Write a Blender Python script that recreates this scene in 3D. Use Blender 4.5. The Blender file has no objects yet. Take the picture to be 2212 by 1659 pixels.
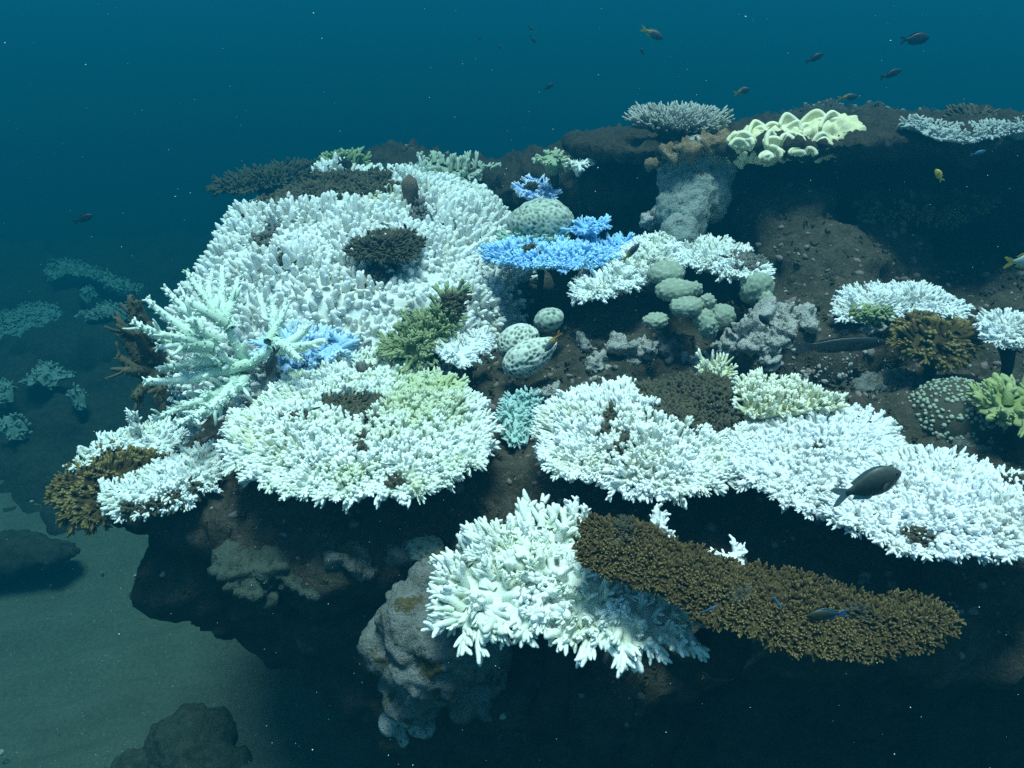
import bpy, bmesh, math, random
import numpy as np
from mathutils import Vector, Matrix, noise
from mathutils.bvhtree import BVHTree

rng = np.random.default_rng(7)
random.seed(7)
SC = bpy.context.scene
COL = SC.collection

# ------------------------------------------------------------------ camera
CAM = np.array((0.0, 0.0, 2.2))
PITCH = math.radians(28.0)
CP, SP = math.cos(PITCH), math.sin(PITCH)
FPX = 1915.6                      # focal length in units of a 2212 px wide picture
cam_d = bpy.data.cameras.new('camera')
cam = bpy.data.objects.new('camera', cam_d)
COL.objects.link(cam)
cam.location = CAM
cam.rotation_euler = (math.radians(90) - PITCH, 0, 0)
cam_d.sensor_width = 36.0
cam_d.lens = 36.0 * FPX / 2212.0
cam_d.clip_start = 0.02
cam_d.clip_end = 400
SC.camera = cam

# ------------------------------------------------------------------ sky and sun
SUN_EL, SUN_ROT = math.radians(87), math.radians(170)
W = bpy.data.worlds.new('World')
SC.world = W
W.use_nodes = True
nt = W.node_tree
bg = nt.nodes['Background']
sky = nt.nodes.new('ShaderNodeTexSky')
sky.sky_type = 'NISHITA'
sky.sun_disc = False
sky.sun_elevation = SUN_EL
sky.sun_rotation = SUN_ROT
nt.links.new(sky.outputs[0], bg.inputs[0])
bg.inputs[1].default_value = 0.06
sl = bpy.data.lights.new('sun', 'SUN')
sl.energy = 3.2
sl.angle = math.radians(18)
sl.color = (1.0, 0.98, 0.94)
sun = bpy.data.objects.new('sun', sl)
COL.objects.link(sun)
sdir = Vector((math.sin(SUN_ROT) * math.cos(SUN_EL), math.cos(SUN_ROT) * math.cos(SUN_EL), math.sin(SUN_EL)))
sun.rotation_euler = sdir.to_track_quat('Z', 'Y').to_euler()
sun.location = (0, 0, 6)
SC.view_settings.view_transform = 'Standard'
SC.view_settings.look = 'None'
SC.view_settings.gamma = 1.0
SC.view_settings.exposure = 1.18
SC.view_settings.use_curve_mapping = False
SC.render.engine = 'CYCLES'
cy = SC.cycles
cy.use_denoising = False
cy.denoiser = 'OPENIMAGEDENOISE'
cy.max_bounces = 6
cy.diffuse_bounces = 4
cy.glossy_bounces = 1
cy.transmission_bounces = 1
cy.volume_bounces = 0
cy.transparent_max_bounces = 4
cy.caustics_reflective = False
cy.caustics_refractive = False

# ------------------------------------------------------------------ geometry helpers
def ray(px, py):
    x = (px - 1106.0) / FPX
    y = (829.5 - py) / FPX
    return np.array((x, CP + y * SP, -SP + y * CP))

def at(px, py, d):
    return CAM + ray(px, py) * d

def on_plane(px, py, c, n):
    r = ray(px, py)
    return CAM + r * (np.dot(c - CAM, n) / np.dot(r, n))

def proj(P):
    P = np.atleast_2d(P) - CAM
    dep = P[:, 1] * CP - P[:, 2] * SP
    up = P[:, 1] * SP + P[:, 2] * CP
    return np.stack([1106 + FPX * P[:, 0] / dep, 829.5 - FPX * up / dep, dep], 1)

def nrm(v):
    v = np.asarray(v, float)
    return v / np.maximum(np.linalg.norm(v, axis=-1, keepdims=True), 1e-9)

def mesh_from(name, V, F, mat=None, tip=None, smooth=True):
    """triangle mesh from arrays, with an optional 'tip' float attribute"""
    V = np.asarray(V, np.float32); F = np.asarray(F, np.int32)
    me = bpy.data.meshes.new(name)
    me.vertices.add(len(V)); me.vertices.foreach_set('co', V.ravel())
    me.loops.add(F.size); me.loops.foreach_set('vertex_index', F.ravel())
    me.polygons.add(len(F))
    me.polygons.foreach_set('loop_start', np.arange(0, F.size, 3, dtype=np.int32))
    me.polygons.foreach_set('use_smooth', np.full(len(F), smooth))
    if tip is not None:
        a = me.attributes.new('tip', 'FLOAT', 'POINT')
        a.data.foreach_set('value', np.asarray(tip, np.float32))
    me.update(calc_edges=True)
    if mat: me.materials.append(mat)
    return me

def link(name, me, parent=None, loc=None):
    o = bpy.data.objects.new(name, me)
    COL.objects.link(o)
    if parent is not None: o.parent = parent
    if loc is not None: o.location = loc
    return o

def thing(name, label, cat, loc, group=None):
    o = bpy.data.objects.new(name, None)
    COL.objects.link(o)
    o.location = loc
    o.empty_display_size = 0.05
    o['label'] = label; o['category'] = cat
    if group: o['group'] = group
    return o

def tag(o, label, cat, group=None):
    o['label'] = label; o['category'] = cat
    if group: o['group'] = group
    return o

class Geo:
    """collects tubes, spheres and sheets as triangles"""
    def __init__(s): s.V = []; s.F = []; s.T = []; s.n = 0
    def add(s, V, F, T=None):
        V = np.asarray(V, float)
        s.V.append(V); s.F.append(np.asarray(F, int) + s.n)
        s.T.append(np.zeros(len(V)) if T is None else np.asarray(T, float)); s.n += len(V)
    def arrays(s): return np.concatenate(s.V), np.concatenate(s.F), np.concatenate(s.T)
    def tube(s, pts, rad, sides=6, t0=0.0, t1=1.0, jit=0.12, r=rng):
        pts = np.asarray(pts, float); k = len(pts)
        tan = nrm(np.gradient(pts, axis=0))
        ref = np.array((0.31, 0.17, 0.93)) if abs(tan[0][2]) < 0.8 else np.array((0.93, 0.31, 0.17))
        V = []; T = []
        a = np.arange(sides) * 2 * math.pi / sides
        for i in range(k):
            x = nrm(np.cross(ref, tan[i])); y = np.cross(tan[i], x)
            rr = rad[i] * (1 + jit * r.uniform(-1, 1, sides)) if jit else np.full(sides, rad[i])
            aa = a + i * math.pi / sides
            V.append(pts[i] + np.outer(np.cos(aa) * rr, x) + np.outer(np.sin(aa) * rr, y))
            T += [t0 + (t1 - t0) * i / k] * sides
        V.append([pts[-1] + tan[-1] * rad[-1] * 0.9]); T.append(t1)
        V = np.concatenate(V)
        F = []
        for i in range(k - 1):
            for j in range(sides):
                a0 = i * sides + j; a1 = i * sides + (j + 1) % sides
                b0 = a0 + sides; b1 = a1 + sides
                F += [(a0, a1, b0), (a1, b1, b0)]
        e = (k - 1) * sides; tipv = len(V) - 1
        F += [(e + j, e + (j + 1) % sides, tipv) for j in range(sides)]
        s.add(V, F, T)

def inst_arrays(temps, which, M, pos):
    """joined copies of template meshes; M (N,3,3), pos (N,3)"""
    VV = []; FF = []; TT = []; n = 0
    for k, (V, F, T) in enumerate(temps):
        idx = np.nonzero(which == k)[0]
        if not len(idx): continue
        P = np.einsum('nij,vj->nvi', M[idx], V) + pos[idx][:, None, :]
        m = len(V)
        f = F[None] + (np.arange(len(idx)) * m)[:, None, None] + n
        VV.append(P.reshape(-1, 3)); FF.append(f.reshape(-1, 3)); TT.append(np.tile(T, len(idx)))
        n += len(idx) * m
    return np.concatenate(VV), np.concatenate(FF), np.concatenate(TT)

def frames(dirs, roll, wid, lens):
    z = nrm(dirs)
    ref = np.where(np.abs(z[:, 2:3]) > 0.9, np.array([[1.0, 0, 0]]), np.array([[0, 0, 1.0]]))
    x = nrm(np.cross(ref, z)); y = np.cross(z, x)
    c, s = np.cos(roll)[:, None], np.sin(roll)[:, None]
    X = x * c + y * s; Y = -x * s + y * c
    return np.stack([X * wid[:, None], Y * wid[:, None], z * lens[:, None]], 2)

# ------------------------------------------------------------------ materials
def mk_mat(name):
    m = bpy.data.materials.new(name); m.use_nodes = True
    n = m.node_tree.nodes; l = m.node_tree.links
    return m, n, l, n['Principled BSDF']

def math_node(n, l, op, a, b=None, clamp=False):
    k = n.new('ShaderNodeMath'); k.operation = op; k.use_clamp = clamp
    for i, v in enumerate((a, b)):
        if v is None: continue
        if isinstance(v, (int, float)): k.inputs[i].default_value = v
        else: l.new(v, k.inputs[i])
    return k.outputs[0]

def mix_col(n, l, fac, a, b):
    k = n.new('ShaderNodeMix'); k.data_type = 'RGBA'
    if isinstance(fac, (int, float)): k.inputs[0].default_value = fac
    else: l.new(fac, k.inputs[0])
    for i, v in ((6, a), (7, b)):
        if isinstance(v, tuple): k.inputs[i].default_value = (*v, 1)
        else: l.new(v, k.inputs[i])
    return k.outputs[2]

def noise_fac(n, l, scale, detail=3.0, lo=0.35, hi=0.65, rough=0.6, vec=None):
    t = n.new('ShaderNodeTexNoise'); t.inputs['Scale'].default_value = scale
    t.inputs['Detail'].default_value = detail; t.inputs['Roughness'].default_value = rough
    if vec is None:
        g = n.new('ShaderNodeNewGeometry'); vec = g.outputs['Position']
    l.new(vec, t.inputs['Vector'])
    mr = n.new('ShaderNodeMapRange'); mr.inputs[1].default_value = lo; mr.inputs[2].default_value = hi
    l.new(t.outputs['Fac'], mr.inputs[0])
    return mr.outputs[0], t.outputs['Fac']

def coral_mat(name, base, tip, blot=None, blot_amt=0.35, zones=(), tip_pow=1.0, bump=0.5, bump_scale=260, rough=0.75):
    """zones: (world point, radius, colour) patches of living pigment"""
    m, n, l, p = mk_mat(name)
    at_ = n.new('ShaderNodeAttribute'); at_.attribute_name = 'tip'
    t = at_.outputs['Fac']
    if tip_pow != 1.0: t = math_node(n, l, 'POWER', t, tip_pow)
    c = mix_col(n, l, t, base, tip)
    if blot:
        f, _ = noise_fac(n, l, 14, 4, 0.42, 0.72)
        f = math_node(n, l, 'MULTIPLY', f, blot_amt)
        c = mix_col(n, l, f, c, blot)
    g = n.new('ShaderNodeNewGeometry')
    for (P, R, zc, amt) in zones:
        vm = n.new('ShaderNodeVectorMath'); vm.operation = 'DISTANCE'
        l.new(g.outputs['Position'], vm.inputs[0]); vm.inputs[1].default_value = tuple(P)
        _, raw = noise_fac(n, l, 11, 3)
        d = math_node(n, l, 'ADD', vm.outputs['Value'], math_node(n, l, 'MULTIPLY', math_node(n, l, 'SUBTRACT', raw, 0.5), R * 1.6))
        mr = n.new('ShaderNodeMapRange'); mr.interpolation_type = 'SMOOTHSTEP'
        mr.inputs[1].default_value = R * 0.45; mr.inputs[2].default_value = R * 1.15
        mr.inputs[3].default_value = amt; mr.inputs[4].default_value = 0
        l.new(d, mr.inputs[0])
        # the very tips stay pale
        fz = math_node(n, l, 'MULTIPLY', mr.outputs[0], math_node(n, l, 'SUBTRACT', 1.15, math_node(n, l, 'MULTIPLY', t, 0.6)), True)
        c = mix_col(n, l, fz, c, zc)
    l.new(c, p.inputs['Base Color'])
    p.inputs['Roughness'].default_value = rough
    p.inputs['Specular IOR Level'].default_value = 0.15
    if bump:
        _, raw = noise_fac(n, l, bump_scale, 2)
        b = n.new('ShaderNodeBump'); b.inputs['Strength'].default_value = bump; b.inputs['Distance'].default_value = 0.003
        l.new(raw, b.inputs['Height']); l.new(b.outputs[0], p.inputs['Normal'])
    return m

def rock_mat(name, cols, crust=None, crust_lo=0.62, scale=7.0, bump=0.8):
    m, n, l, p = mk_mat(name)
    f1, r1 = noise_fac(n, l, scale, 6, 0.38, 0.64, 0.65)
    f2, r2 = noise_fac(n, l, scale * 4.3, 5, 0.40, 0.66, 0.7)
    c = mix_col(n, l, f1, cols[0], cols[1])
    c = mix_col(n, l, f2, c, cols[2])
    f4, _ = noise_fac(n, l, scale * 17, 3, 0.55, 0.72, 0.7)
    c = mix_col(n, l, math_node(n, l, 'MULTIPLY', f4, 0.5), c, cols[3])
    if crust:
        f3, _ = noise_fac(n, l, scale * 1.9, 7, crust_lo, crust_lo + 0.05, 0.75)
        c = mix_col(n, l, f3, c, crust)
    l.new(c, p.inputs['Base Color'])
    p.inputs['Roughness'].default_value = 0.9
    p.inputs['Specular IOR Level'].default_value = 0.1
    _, h1 = noise_fac(n, l, 45, 6, rough=0.75)
    _, h2 = noise_fac(n, l, 190, 3)
    h = math_node(n, l, 'ADD', h1, math_node(n, l, 'MULTIPLY', h2, 0.35))
    b = n.new('ShaderNodeBump'); b.inputs['Strength'].default_value = bump; b.inputs['Distance'].default_value = 0.02
    l.new(h, b.inputs['Height']); l.new(b.outputs[0], p.inputs['Normal'])
    return m

M_REEF = rock_mat('turf_rock', [(.034, .033, .025), (.058, .058, .036), (.092, .078, .062), (.19, .17, .125)], crust=(.20, .19, .165), crust_lo=0.67)
M_DARKROCK = rock_mat('dark_algae_rock', [(.024, .025, .020), (.040, .041, .028), (.060, .053, .043), (.12, .11, .08)])
M_PALEROCK = rock_mat('pale_crust_rock', [(.20, .22, .22), (.15, .16, .14), (.26, .28, .28), (.27, .25, .14)], crust=(.11, .095, .04), crust_lo=0.545, scale=9, bump=1.0)
M_WHITEROCK = rock_mat('bleached_rubble', [(.55, .56, .54), (.45, .44, .40), (.62, .63, .62), (.30, .25, .19)], crust=(.12, .10, .075), crust_lo=0.56, scale=24, bump=1.0)
M_PILLAR = rock_mat('pale_stem_rock', [(.33, .40, .38), (.28, .34, .32), (.37, .44, .42), (.20, .21, .16)], crust=(.07, .06, .045), crust_lo=0.56, scale=12, bump=1.0)
M_SHADE = rock_mat('shade_toned_crust', [(.06, .085, .07), (.05, .065, .05), (.08, .105, .09), (.075, .075, .045)], crust=(.03, .03, .022), crust_lo=0.58, scale=14)  # pale crust with the overhang's shade put into its darker colour
M_PINK = rock_mat('mauve_slab', [(.20, .16, .15), (.17, .14, .125), (.24, .19, .175), (.28, .24, .21)], bump=0.5)

# sand
def sand_mat():
    m, n, l, p = mk_mat('sand')
    f1, _ = noise_fac(n, l, 3.0, 4, 0.3, 0.7)
    f2, r2 = noise_fac(n, l, 60, 5, 0.4, 0.66)
    c = mix_col(n, l, f1, (.085, .088, .07), (.118, .12, .097))
    c = mix_col(n, l, math_node(n, l, 'MULTIPLY', f2, 0.45), c, (.05, .05, .04))
    f3, _ = noise_fac(n, l, 130, 2, 0.70, 0.74)
    c = mix_col(n, l, f3, c, (.40, .39, .34))
    l.new(c, p.inputs['Base Color']); p.inputs['Roughness'].default_value = 0.95
    p.inputs['Specular IOR Level'].default_value = 0.1
    _, h = noise_fac(n, l, 90, 4)
    b = n.new('ShaderNodeBump'); b.inputs['Strength'].default_value = 0.6; b.inputs['Distance'].default_value = 0.01
    l.new(h, b.inputs['Height']); l.new(b.outputs[0], p.inputs['Normal'])
    return m
M_SAND = sand_mat()

WHITE = coral_mat('bleached_white', (.66, .72, .70), (.86, .90, .92), blot=(.60, .62, .48), blot_amt=0.75)
WHITE2 = coral_mat('bleached_white_fine', (.64, .69, .71), (.80, .84, .87), blot=(.62, .62, .54), blot_amt=0.75)
CREAM = coral_mat('bleached_cream', (.66, .70, .68), (.86, .89, .91), blot=(.56, .54, .42), blot_amt=0.6, tip_pow=0.8,
                  zones=[(at(855, 455, 2.85), 0.13, (.42, .40, .20), 0.8)])
MINT = coral_mat('mint_staghorn', (.48, .64, .54), (.80, .90, .85), blot=(.42, .56, .40), blot_amt=0.55, tip_pow=1.3)
BLUE = coral_mat('pale_blue', (.22, .50, .82), (.52, .80, .95), blot=(.20, .46, .88), blot_amt=0.6)
BLUE2 = coral_mat('faint_blue', (.34, .54, .72), (.66, .82, .90), blot=(.24, .46, .84), blot_amt=0.8)
GREEN = coral_mat('olive_green', (.11, .16, .07), (.36, .43, .25), blot=(.22, .26, .08), blot_amt=0.5)
YGREEN = coral_mat('yellow_green', (.14, .19, .05), (.40, .46, .21), blot=(.42, .46, .30), blot_amt=0.4)
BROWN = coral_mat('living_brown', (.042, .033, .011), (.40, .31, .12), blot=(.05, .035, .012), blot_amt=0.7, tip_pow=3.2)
DEAD = coral_mat('dead_turf', (.044, .046, .029), (.105, .10, .065), blot=(.04, .035, .026), blot_amt=0.6)
DEADGREY = coral_mat('dead_grey', (.10, .105, .095), (.20, .205, .19), blot=(.07, .07, .06), blot_amt=0.6)
KNOB = coral_mat('pale_green_knob', (.08, .11, .08), (.38, .45, .36), blot=(.26, .29, .22), blot_amt=0.5, bump=0.3)
BRAIN = coral_mat('honeycomb_coral', (.02, .04, .035), (.50, .58, .50), blot=(.30, .36, .28), blot_amt=0.3, bump=0.2)
BRAINW = coral_mat('honeycomb_white', (.06, .11, .08), (.70, .75, .68), blot=(.5, .55, .45), blot_amt=0.3, bump=0.2)
YELLOW = coral_mat('pale_yellow_cup', (.66, .65, .42), (.76, .75, .56), blot=(.55, .58, .28), blot_amt=0.4, bump=0.25, bump_scale=120)
T1M = coral_mat('bleached_table_tinted', (.64, .71, .64), (.86, .90, .91), blot=(.56, .62, .40), blot_amt=0.75,
                zones=[(at(905, 880, 2.0), 0.14, (.38, .47, .20), 0.65), (at(960, 815, 2.1), 0.15, (.42, .52, .26), 0.65),
                       (at(560, 980, 1.9), 0.07, (.58, .60, .30), 0.5)])
T2M = coral_mat('bleached_table_edge_tinted', (.66, .72, .69), (.86, .90, .92), blot=(.62, .64, .48), blot_amt=0.7,
                zones=[(at(1510, 905, 1.9), 0.13, (.50, .53, .32), 0.7), (at(1560, 985, 1.8), 0.04, (.55, .55, .25), 0.6)])
COMB = coral_mat('cream_comb', (.45, .48, .26), (.84, .87, .78), tip_pow=0.9)

# ------------------------------------------------------------------ branch templates (unit length, along +Z)
def t_branchlet(seed, nsub=3, r0=.20, sides=6):
    r = np.random.default_rng(seed); g = Geo()
    bend = r.uniform(-.12, .12, 2)
    zs = np.array((0, .35, .68, .92))
    pts = np.stack([bend[0] * zs ** 2, bend[1] * zs ** 2, zs], 1)
    g.tube(pts, [r0, r0 * .95, r0 * .82, r0 * .56], sides, 0, 1, .16, r)
    a0 = r.uniform(0, 6.28)
    for i in range(nsub):
        a = a0 + i * 6.283 / nsub + r.uniform(-.4, .4)
        z = r.uniform(.30, .62)
        tl = r.uniform(.40, .62)
        o = np.array((bend[0] * z * z, bend[1] * z * z, z))
        dr = nrm(np.array((math.cos(a) * .65, math.sin(a) * .65, .95)))
        g.tube([o, o + dr * tl * .55 + (0, 0, .02), o + dr * tl * .85 + (0, 0, .06)], [r0 * .66, r0 * .66, r0 * .46], 5, z * .8, 1, .14, r)
    return g.arrays()

def t_digit(seed, r0=.20):
    r = np.random.default_rng(seed); g = Geo()
    b = r.uniform(-.1, .1, 2)
    zs = np.array((0, .28, .55, .8, .96))
    pts = np.stack([b[0] * zs ** 2, b[1] * zs ** 2, zs], 1)
    g.tube(pts, [r0 * 1.15, r0 * 1.05, r0 * .92, r0 * .74, r0 * .42], 7, 0, 1, .16, r)
    for i in range(r.integers(1, 4)):
        a = r.uniform(0, 6.28); z = r.uniform(.2, .6)
        o = np.array((0, 0, z)); dr = nrm(np.array((math.cos(a), math.sin(a), .7)))
        g.tube([o, o + dr * .26, o + dr * .36 + (0, 0, .04)], [r0 * .6, r0 * .5, r0 * .25], 5, z, min(1, z + .45), .12, r)
    return g.arrays()

def t_fork(seed, n=5, r0=.085):
    """rim branch: a main stem with flattened side twigs"""
    r = np.random.default_rng(seed); g = Geo()
    zs = np.linspace(0, .97, 6)
    b = r.uniform(-.16, .16)
    main = np.stack([b * zs ** 2, .05 * np.sin(zs * 5 + seed), zs], 1)
    g.tube(main, r0 * np.array((1.25, 1.15, 1.0, .9, .75, .45)), 6, 0, 1, .16, r)
    for i in range(n):
        z = .22 + .62 * i / n + r.uniform(-.05, .05)
        sgn = 1 if i % 2 else -1
        o = np.array((b * z * z, 0, z)); tl = (.52 - .34 * z) * r.uniform(.8, 1.25)
        dr = nrm(np.array((sgn * r.uniform(.55, .95), r.uniform(-.35, .75), .8)))
        pts = [o, o + dr * tl * .45, o + dr * tl * .75 + (0, 0, tl * .08), o + dr * tl + (0, 0, tl * .2)]
        g.tube(pts, [r0 * .95, r0 * .85, r0 * .68, r0 * .35], 5, z * .7, 1, .16, r)
        if tl > .28:
            q = np.array(pts[1]); d2 = nrm(dr * .6 + np.array((-sgn * .2, r.uniform(-.5, .9), .7)))
            g.tube([q, q + d2 * tl * .3, q + d2 * tl * .42], [r0 * .7, r0 * .6, r0 * .3], 5, z * .8, 1, .14, r)
    return g.arrays()

def t_cluster(seed, n=4, r0=.15):
    """low tuft of short fingers"""
    r = np.random.default_rng(seed); g = Geo()
    for i in range(n):
        a = r.uniform(0, 6.28); q = r.uniform(.05, .28)
        o = np.array((math.cos(a) * q, math.sin(a) * q, 0))
        dr = nrm(np.array((math.cos(a) * .35, math.sin(a) * .35, 1))) * r.uniform(.65, 1)
        g.tube([o, o + dr * .55, o + dr * .9], [r0, r0 * .85, r0 * .5], 5, 0, 1, .14, r)
    return g.arrays()

T_BRANCH = [t_branchlet(10 + i, 1 + i % 5, (.16, .20, .18, .23)[i % 4], 6) for i in range(14)]
T_FINE = [t_branchlet(40 + i, 1 + i % 4, (.20, .24, .27)[i % 3], 5) for i in range(10)]
T_DIGIT = [t_digit(60 + i) for i in range(7)]
T_FORK = [t_fork(80 + i, 4 + i % 3) for i in range(7)]
T_TUFT = [t_cluster(100 + i, 3 + i % 3) for i in range(5)]
T_CLUST = T_FORK + T_BRANCH[:4]
_tm = {}
def temp_mesh(T, k, mat):
    key = (id(T), k, mat.name)
    if key not in _tm: _tm[key] = mesh_from('branch', *T[k][:2], mat, T[k][2])
    return _tm[key]

COUNT = [0]
def emit(root, T, pos, dirs, wid, lens, mat, n_ind=300, part='branch', visible_only=True):
    """branches: the largest n_ind in view as parts, the rest joined into one stuff part"""
    N = len(pos)
    if N == 0: return
    roll = rng.uniform(0, 6.283, N)
    which = rng.integers(0, len(T), N)
    Mx = frames(dirs, roll, wid, lens)
    c = np.array(root.location)
    pj = proj(pos)
    size = lens * wid / pj[:, 2] ** 2
    inside = (pj[:, 0] > 0) & (pj[:, 0] < 2212) & (pj[:, 1] > 0) & (pj[:, 1] < 1659)
    size = np.where(inside, size, 0)
    order = np.argsort(-size)
    n_ind = min(n_ind, int(inside.sum()))
    ind, rest = order[:n_ind], order[n_ind:]
    for i in ind:
        o = bpy.data.objects.new(part, temp_mesh(T, int(which[i]), mat))
        m4 = np.eye(4); m4[:3, :3] = Mx[i]; m4[:3, 3] = pos[i] - c
        o.parent = root
        o.matrix_basis = Matrix(m4.tolist())
        COL.objects.link(o)
    COUNT[0] += len(ind)
    if len(rest):
        V, F, Tt = inst_arrays(T, which[rest], Mx[rest], pos[rest] - c)
        o = link(part + '_thicket', mesh_from(part + '_thicket', V, F, mat, Tt), root)
        o['kind'] = 'stuff'

def in_poly(P, poly):
    x, y = P[:, 0], P[:, 1]; res = np.zeros(len(P), bool)
    j = len(poly) - 1
    for i in range(len(poly)):
        xi, yi = poly[i]; xj, yj = poly[j]
        c = ((yi > y) != (yj > y)) & (x < (xj - xi) * (y - yi) / (yj - yi + 1e-12) + xi)
        res ^= c; j = i
    return res

def resample(poly, n):
    P = np.vstack([poly, poly[:1]])
    s = np.r_[0, np.cumsum(np.linalg.norm(np.diff(P, axis=0), axis=1))]
    t = np.linspace(0, s[-1], n, endpoint=False)
    Q = np.stack([np.interp(t, s, P[:, k]) for k in (0, 1)], 1)
    for _ in range(2):                                    # soften the corners
        Q = 0.25 * np.roll(Q, 1, 0) + 0.5 * Q + 0.25 * np.roll(Q, -1, 0)
    return Q, s[-1]

def fbm(P, sc, seed=0.0, oct=3):
    return np.array([noise.fractal(Vector((p[0] * sc + seed, p[1] * sc, p[2] * sc)), 0.8, 2.1, oct) for p in P])

def table(name, label, cat, outline, d, c_px=None, tilt=0.0, roll=0.0, spacing=.017, L=.036, Wd=None, T=T_BRANCH, mat=WHITE,
          rim_L=.055, rim_T=T_FORK, rim_sp=None, flare=.085, bump=.012, n_ind=300, patches=(), group=None, stalk=.22, stalk_len=None, plate_mat=None,
          jitter=.2, inset=.93, dome=0.0, rim_lo=-.05, rim_hi=.45, plate=True, holes=0.0, thick=.014):
    """table coral: a plate on a foot, branchlets on top, forked branches round the rim.
    outline in picture coordinates is laid on the colony's own plane at depth d."""
    outline = np.array(outline, float)
    if c_px is None: c_px = (outline.min(0) + outline.max(0)) / 2
    C = at(c_px[0], c_px[1], d)
    n = np.array((math.sin(roll), -math.sin(tilt), math.cos(tilt) * math.cos(roll))); n = n / np.linalg.norm(n)
    u = nrm(np.cross((0, 1, 0), n)); v = np.cross(n, u)
    P3 = np.array([on_plane(px, py, C, n) for px, py in outline])
    poly = np.stack([(P3 - C) @ u, (P3 - C) @ v], 1)
    cen = poly.mean(0)
    poly = cen + (poly - cen) * inset
    Q, per = resample(poly, 180)
    Q = cen + (Q - cen) * (1 + .10 * fbm(np.column_stack([Q, np.zeros(len(Q))]) * 1.0, 13.0, C[0] * 7, 3))[:, None]
    if np.sum(Q[:, 0] * np.roll(Q[:, 1], -1) - np.roll(Q[:, 0], -1) * Q[:, 1]) < 0: Q = Q[::-1]
    root = thing(name, label, cat, C, group)
    size = np.linalg.norm(Q - cen, axis=1).mean()
    def lift(uv):
        P = np.column_stack([uv, np.zeros(len(uv))])
        h = bump * fbm(P + C, 9.0) * 1.5
        if dome: h = h + dome * (1 - np.minimum(1, (np.linalg.norm(uv - cen, axis=1) / size) ** 2))
        return h
    # plate
    pm = plate_mat or mat
    if plate:
        rings = [(.0, -.005, 0), (.12, -.005, 0), (.25, -.005, 0), (.38, -.005, 0), (.5, -.005, 0), (.62, -.005, 0), (.72, -.005, 0), (.81, -.005, 0), (.9, -.006, 0), (.97, -.007, 0), (1.0, -thick * .7, 0), (.95, -thick, 0),
                 (.6, -.03, 1), (.3, -.045, 1), (.05, -.05, 1)]
        k = 90; Qs = Q[::2]
        V = [np.array([[*cen, 0.0]])]
        for (f, h, und) in rings[1:]:
            uv = cen + (Qs - cen) * f
            V.append(np.column_stack([uv, np.full(k, h) + (lift(uv) if not und else 0)]))
        V[0][0, 2] = lift(cen[None])[0]
        V = np.concatenate(V)
        V3 = np.outer(V[:, 0], u) + np.outer(V[:, 1], v) + np.outer(V[:, 2], n)
        F = [(0, 1 + j, 1 + (j + 1) % k) for j in range(k)]
        for r_ in range(len(rings) - 2):
            a = 1 + r_ * k; b = a + k
            for j in range(k):
                j2 = (j + 1) % k
                F += [(a + j, b + j, b + j2), (a + j, b + j2, a + j2)]
        if stalk:
            foot = C + u * cen[0] + v * cen[1] - n * .035
            h = BVH.ray_cast(Vector(foot.tolist()), Vector((0, 0, -1)))
            ln = (foot[2] - h[0].z + .03) if h[0] is not None and foot[2] - h[0].z < .6 else .12
            if stalk_len: ln = stalk_len
            g = Geo(); zz = np.linspace(0, 1, 6)
            g.tube(np.column_stack([.01 * np.sin(zz * 4), .01 * np.cos(zz * 5), -zz * ln]), size * np.array((.42, .24, .17, .17, .20, .27)), 12, 0, 0, .12)
            A_ = g.arrays()
            link('stalk', mesh_from('stalk', A_[0], A_[1], M_DARKROCK, A_[2]), root, foot - C)
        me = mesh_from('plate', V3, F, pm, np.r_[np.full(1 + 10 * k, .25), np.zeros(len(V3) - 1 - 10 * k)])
        link('plate', me, root)
    # branchlets
    mn, mx = Q.min(0), Q.max(0)
    gx = np.arange(mn[0], mx[0], spacing); gy = np.arange(mn[1], mx[1], spacing * .866)
    G = np.stack(np.meshgrid(gx, gy), -1); G[1::2, :, 0] += spacing / 2
    G = G.reshape(-1, 2) + rng.uniform(-.38, .38, (G.size // 2, 2)) * spacing
    G = G[in_poly(G, Q)]
    if holes: G = G[fbm(np.column_stack([G, np.zeros(len(G))]) + C, 16, 3.3) > -0.45 + holes]
    D = np.linalg.norm(G[:, None] - Q[None], axis=2)
    e = D.min(1); near = Q[D.argmin(1)]
    out = nrm(near - G)
    f = np.exp(-(e / flare) ** 1.3)[:, None]
    h = lift(G)
    o3 = out[:, :1] * u + out[:, 1:] * v
    jit = rng.normal(0, jitter, (len(G), 3))
    up = n * .75 + np.array((0, 0, .25))
    dirs = nrm(up * (1 - .72 * f) + o3 * f * .95 + jit)
    pos = C + np.outer(G[:, 0], u) + np.outer(G[:, 1], v) + np.outer(h - .006, n)
    ln = L * rng.uniform(.66, 1.14, len(G)) * (1 + .3 * fbm(pos, 9.0, 9.1))
    wd = (Wd or L) * rng.uniform(.68, 1.32, len(G))
    pj = proj(pos)
    done = np.zeros(len(G), bool)
    for (px, py, rx, ry, pmat, lf, rot) in patches:
        cr, sr = math.cos(rot), math.sin(rot)
        dx, dy = pj[:, 0] - px, pj[:, 1] - py
        q = ((dx * cr + dy * sr) / rx) ** 2 + ((-dx * sr + dy * cr) / ry) ** 2
        sel = (q < 1 + .45 * fbm(pos, 22, 5.0)) & ~done
        done |= sel
        if sel.sum() and pmat is not None:
            m_ = int(sel.sum()) * 5; ii = np.repeat(np.nonzero(sel)[0], 5)
            emit(root, T_TUFT, pos[ii] + rng.normal(0, spacing * .45, (m_, 3)) * (1, 1, .12) + (0, 0, .004), dirs[ii] + rng.normal(0, .35, (m_, 3)), wd[ii] * 1.3, ln[ii] * (lf + .12) * rng.uniform(.5, 1.2, m_), pmat, 0, 'dead_branch')
    k = ~done
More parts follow.
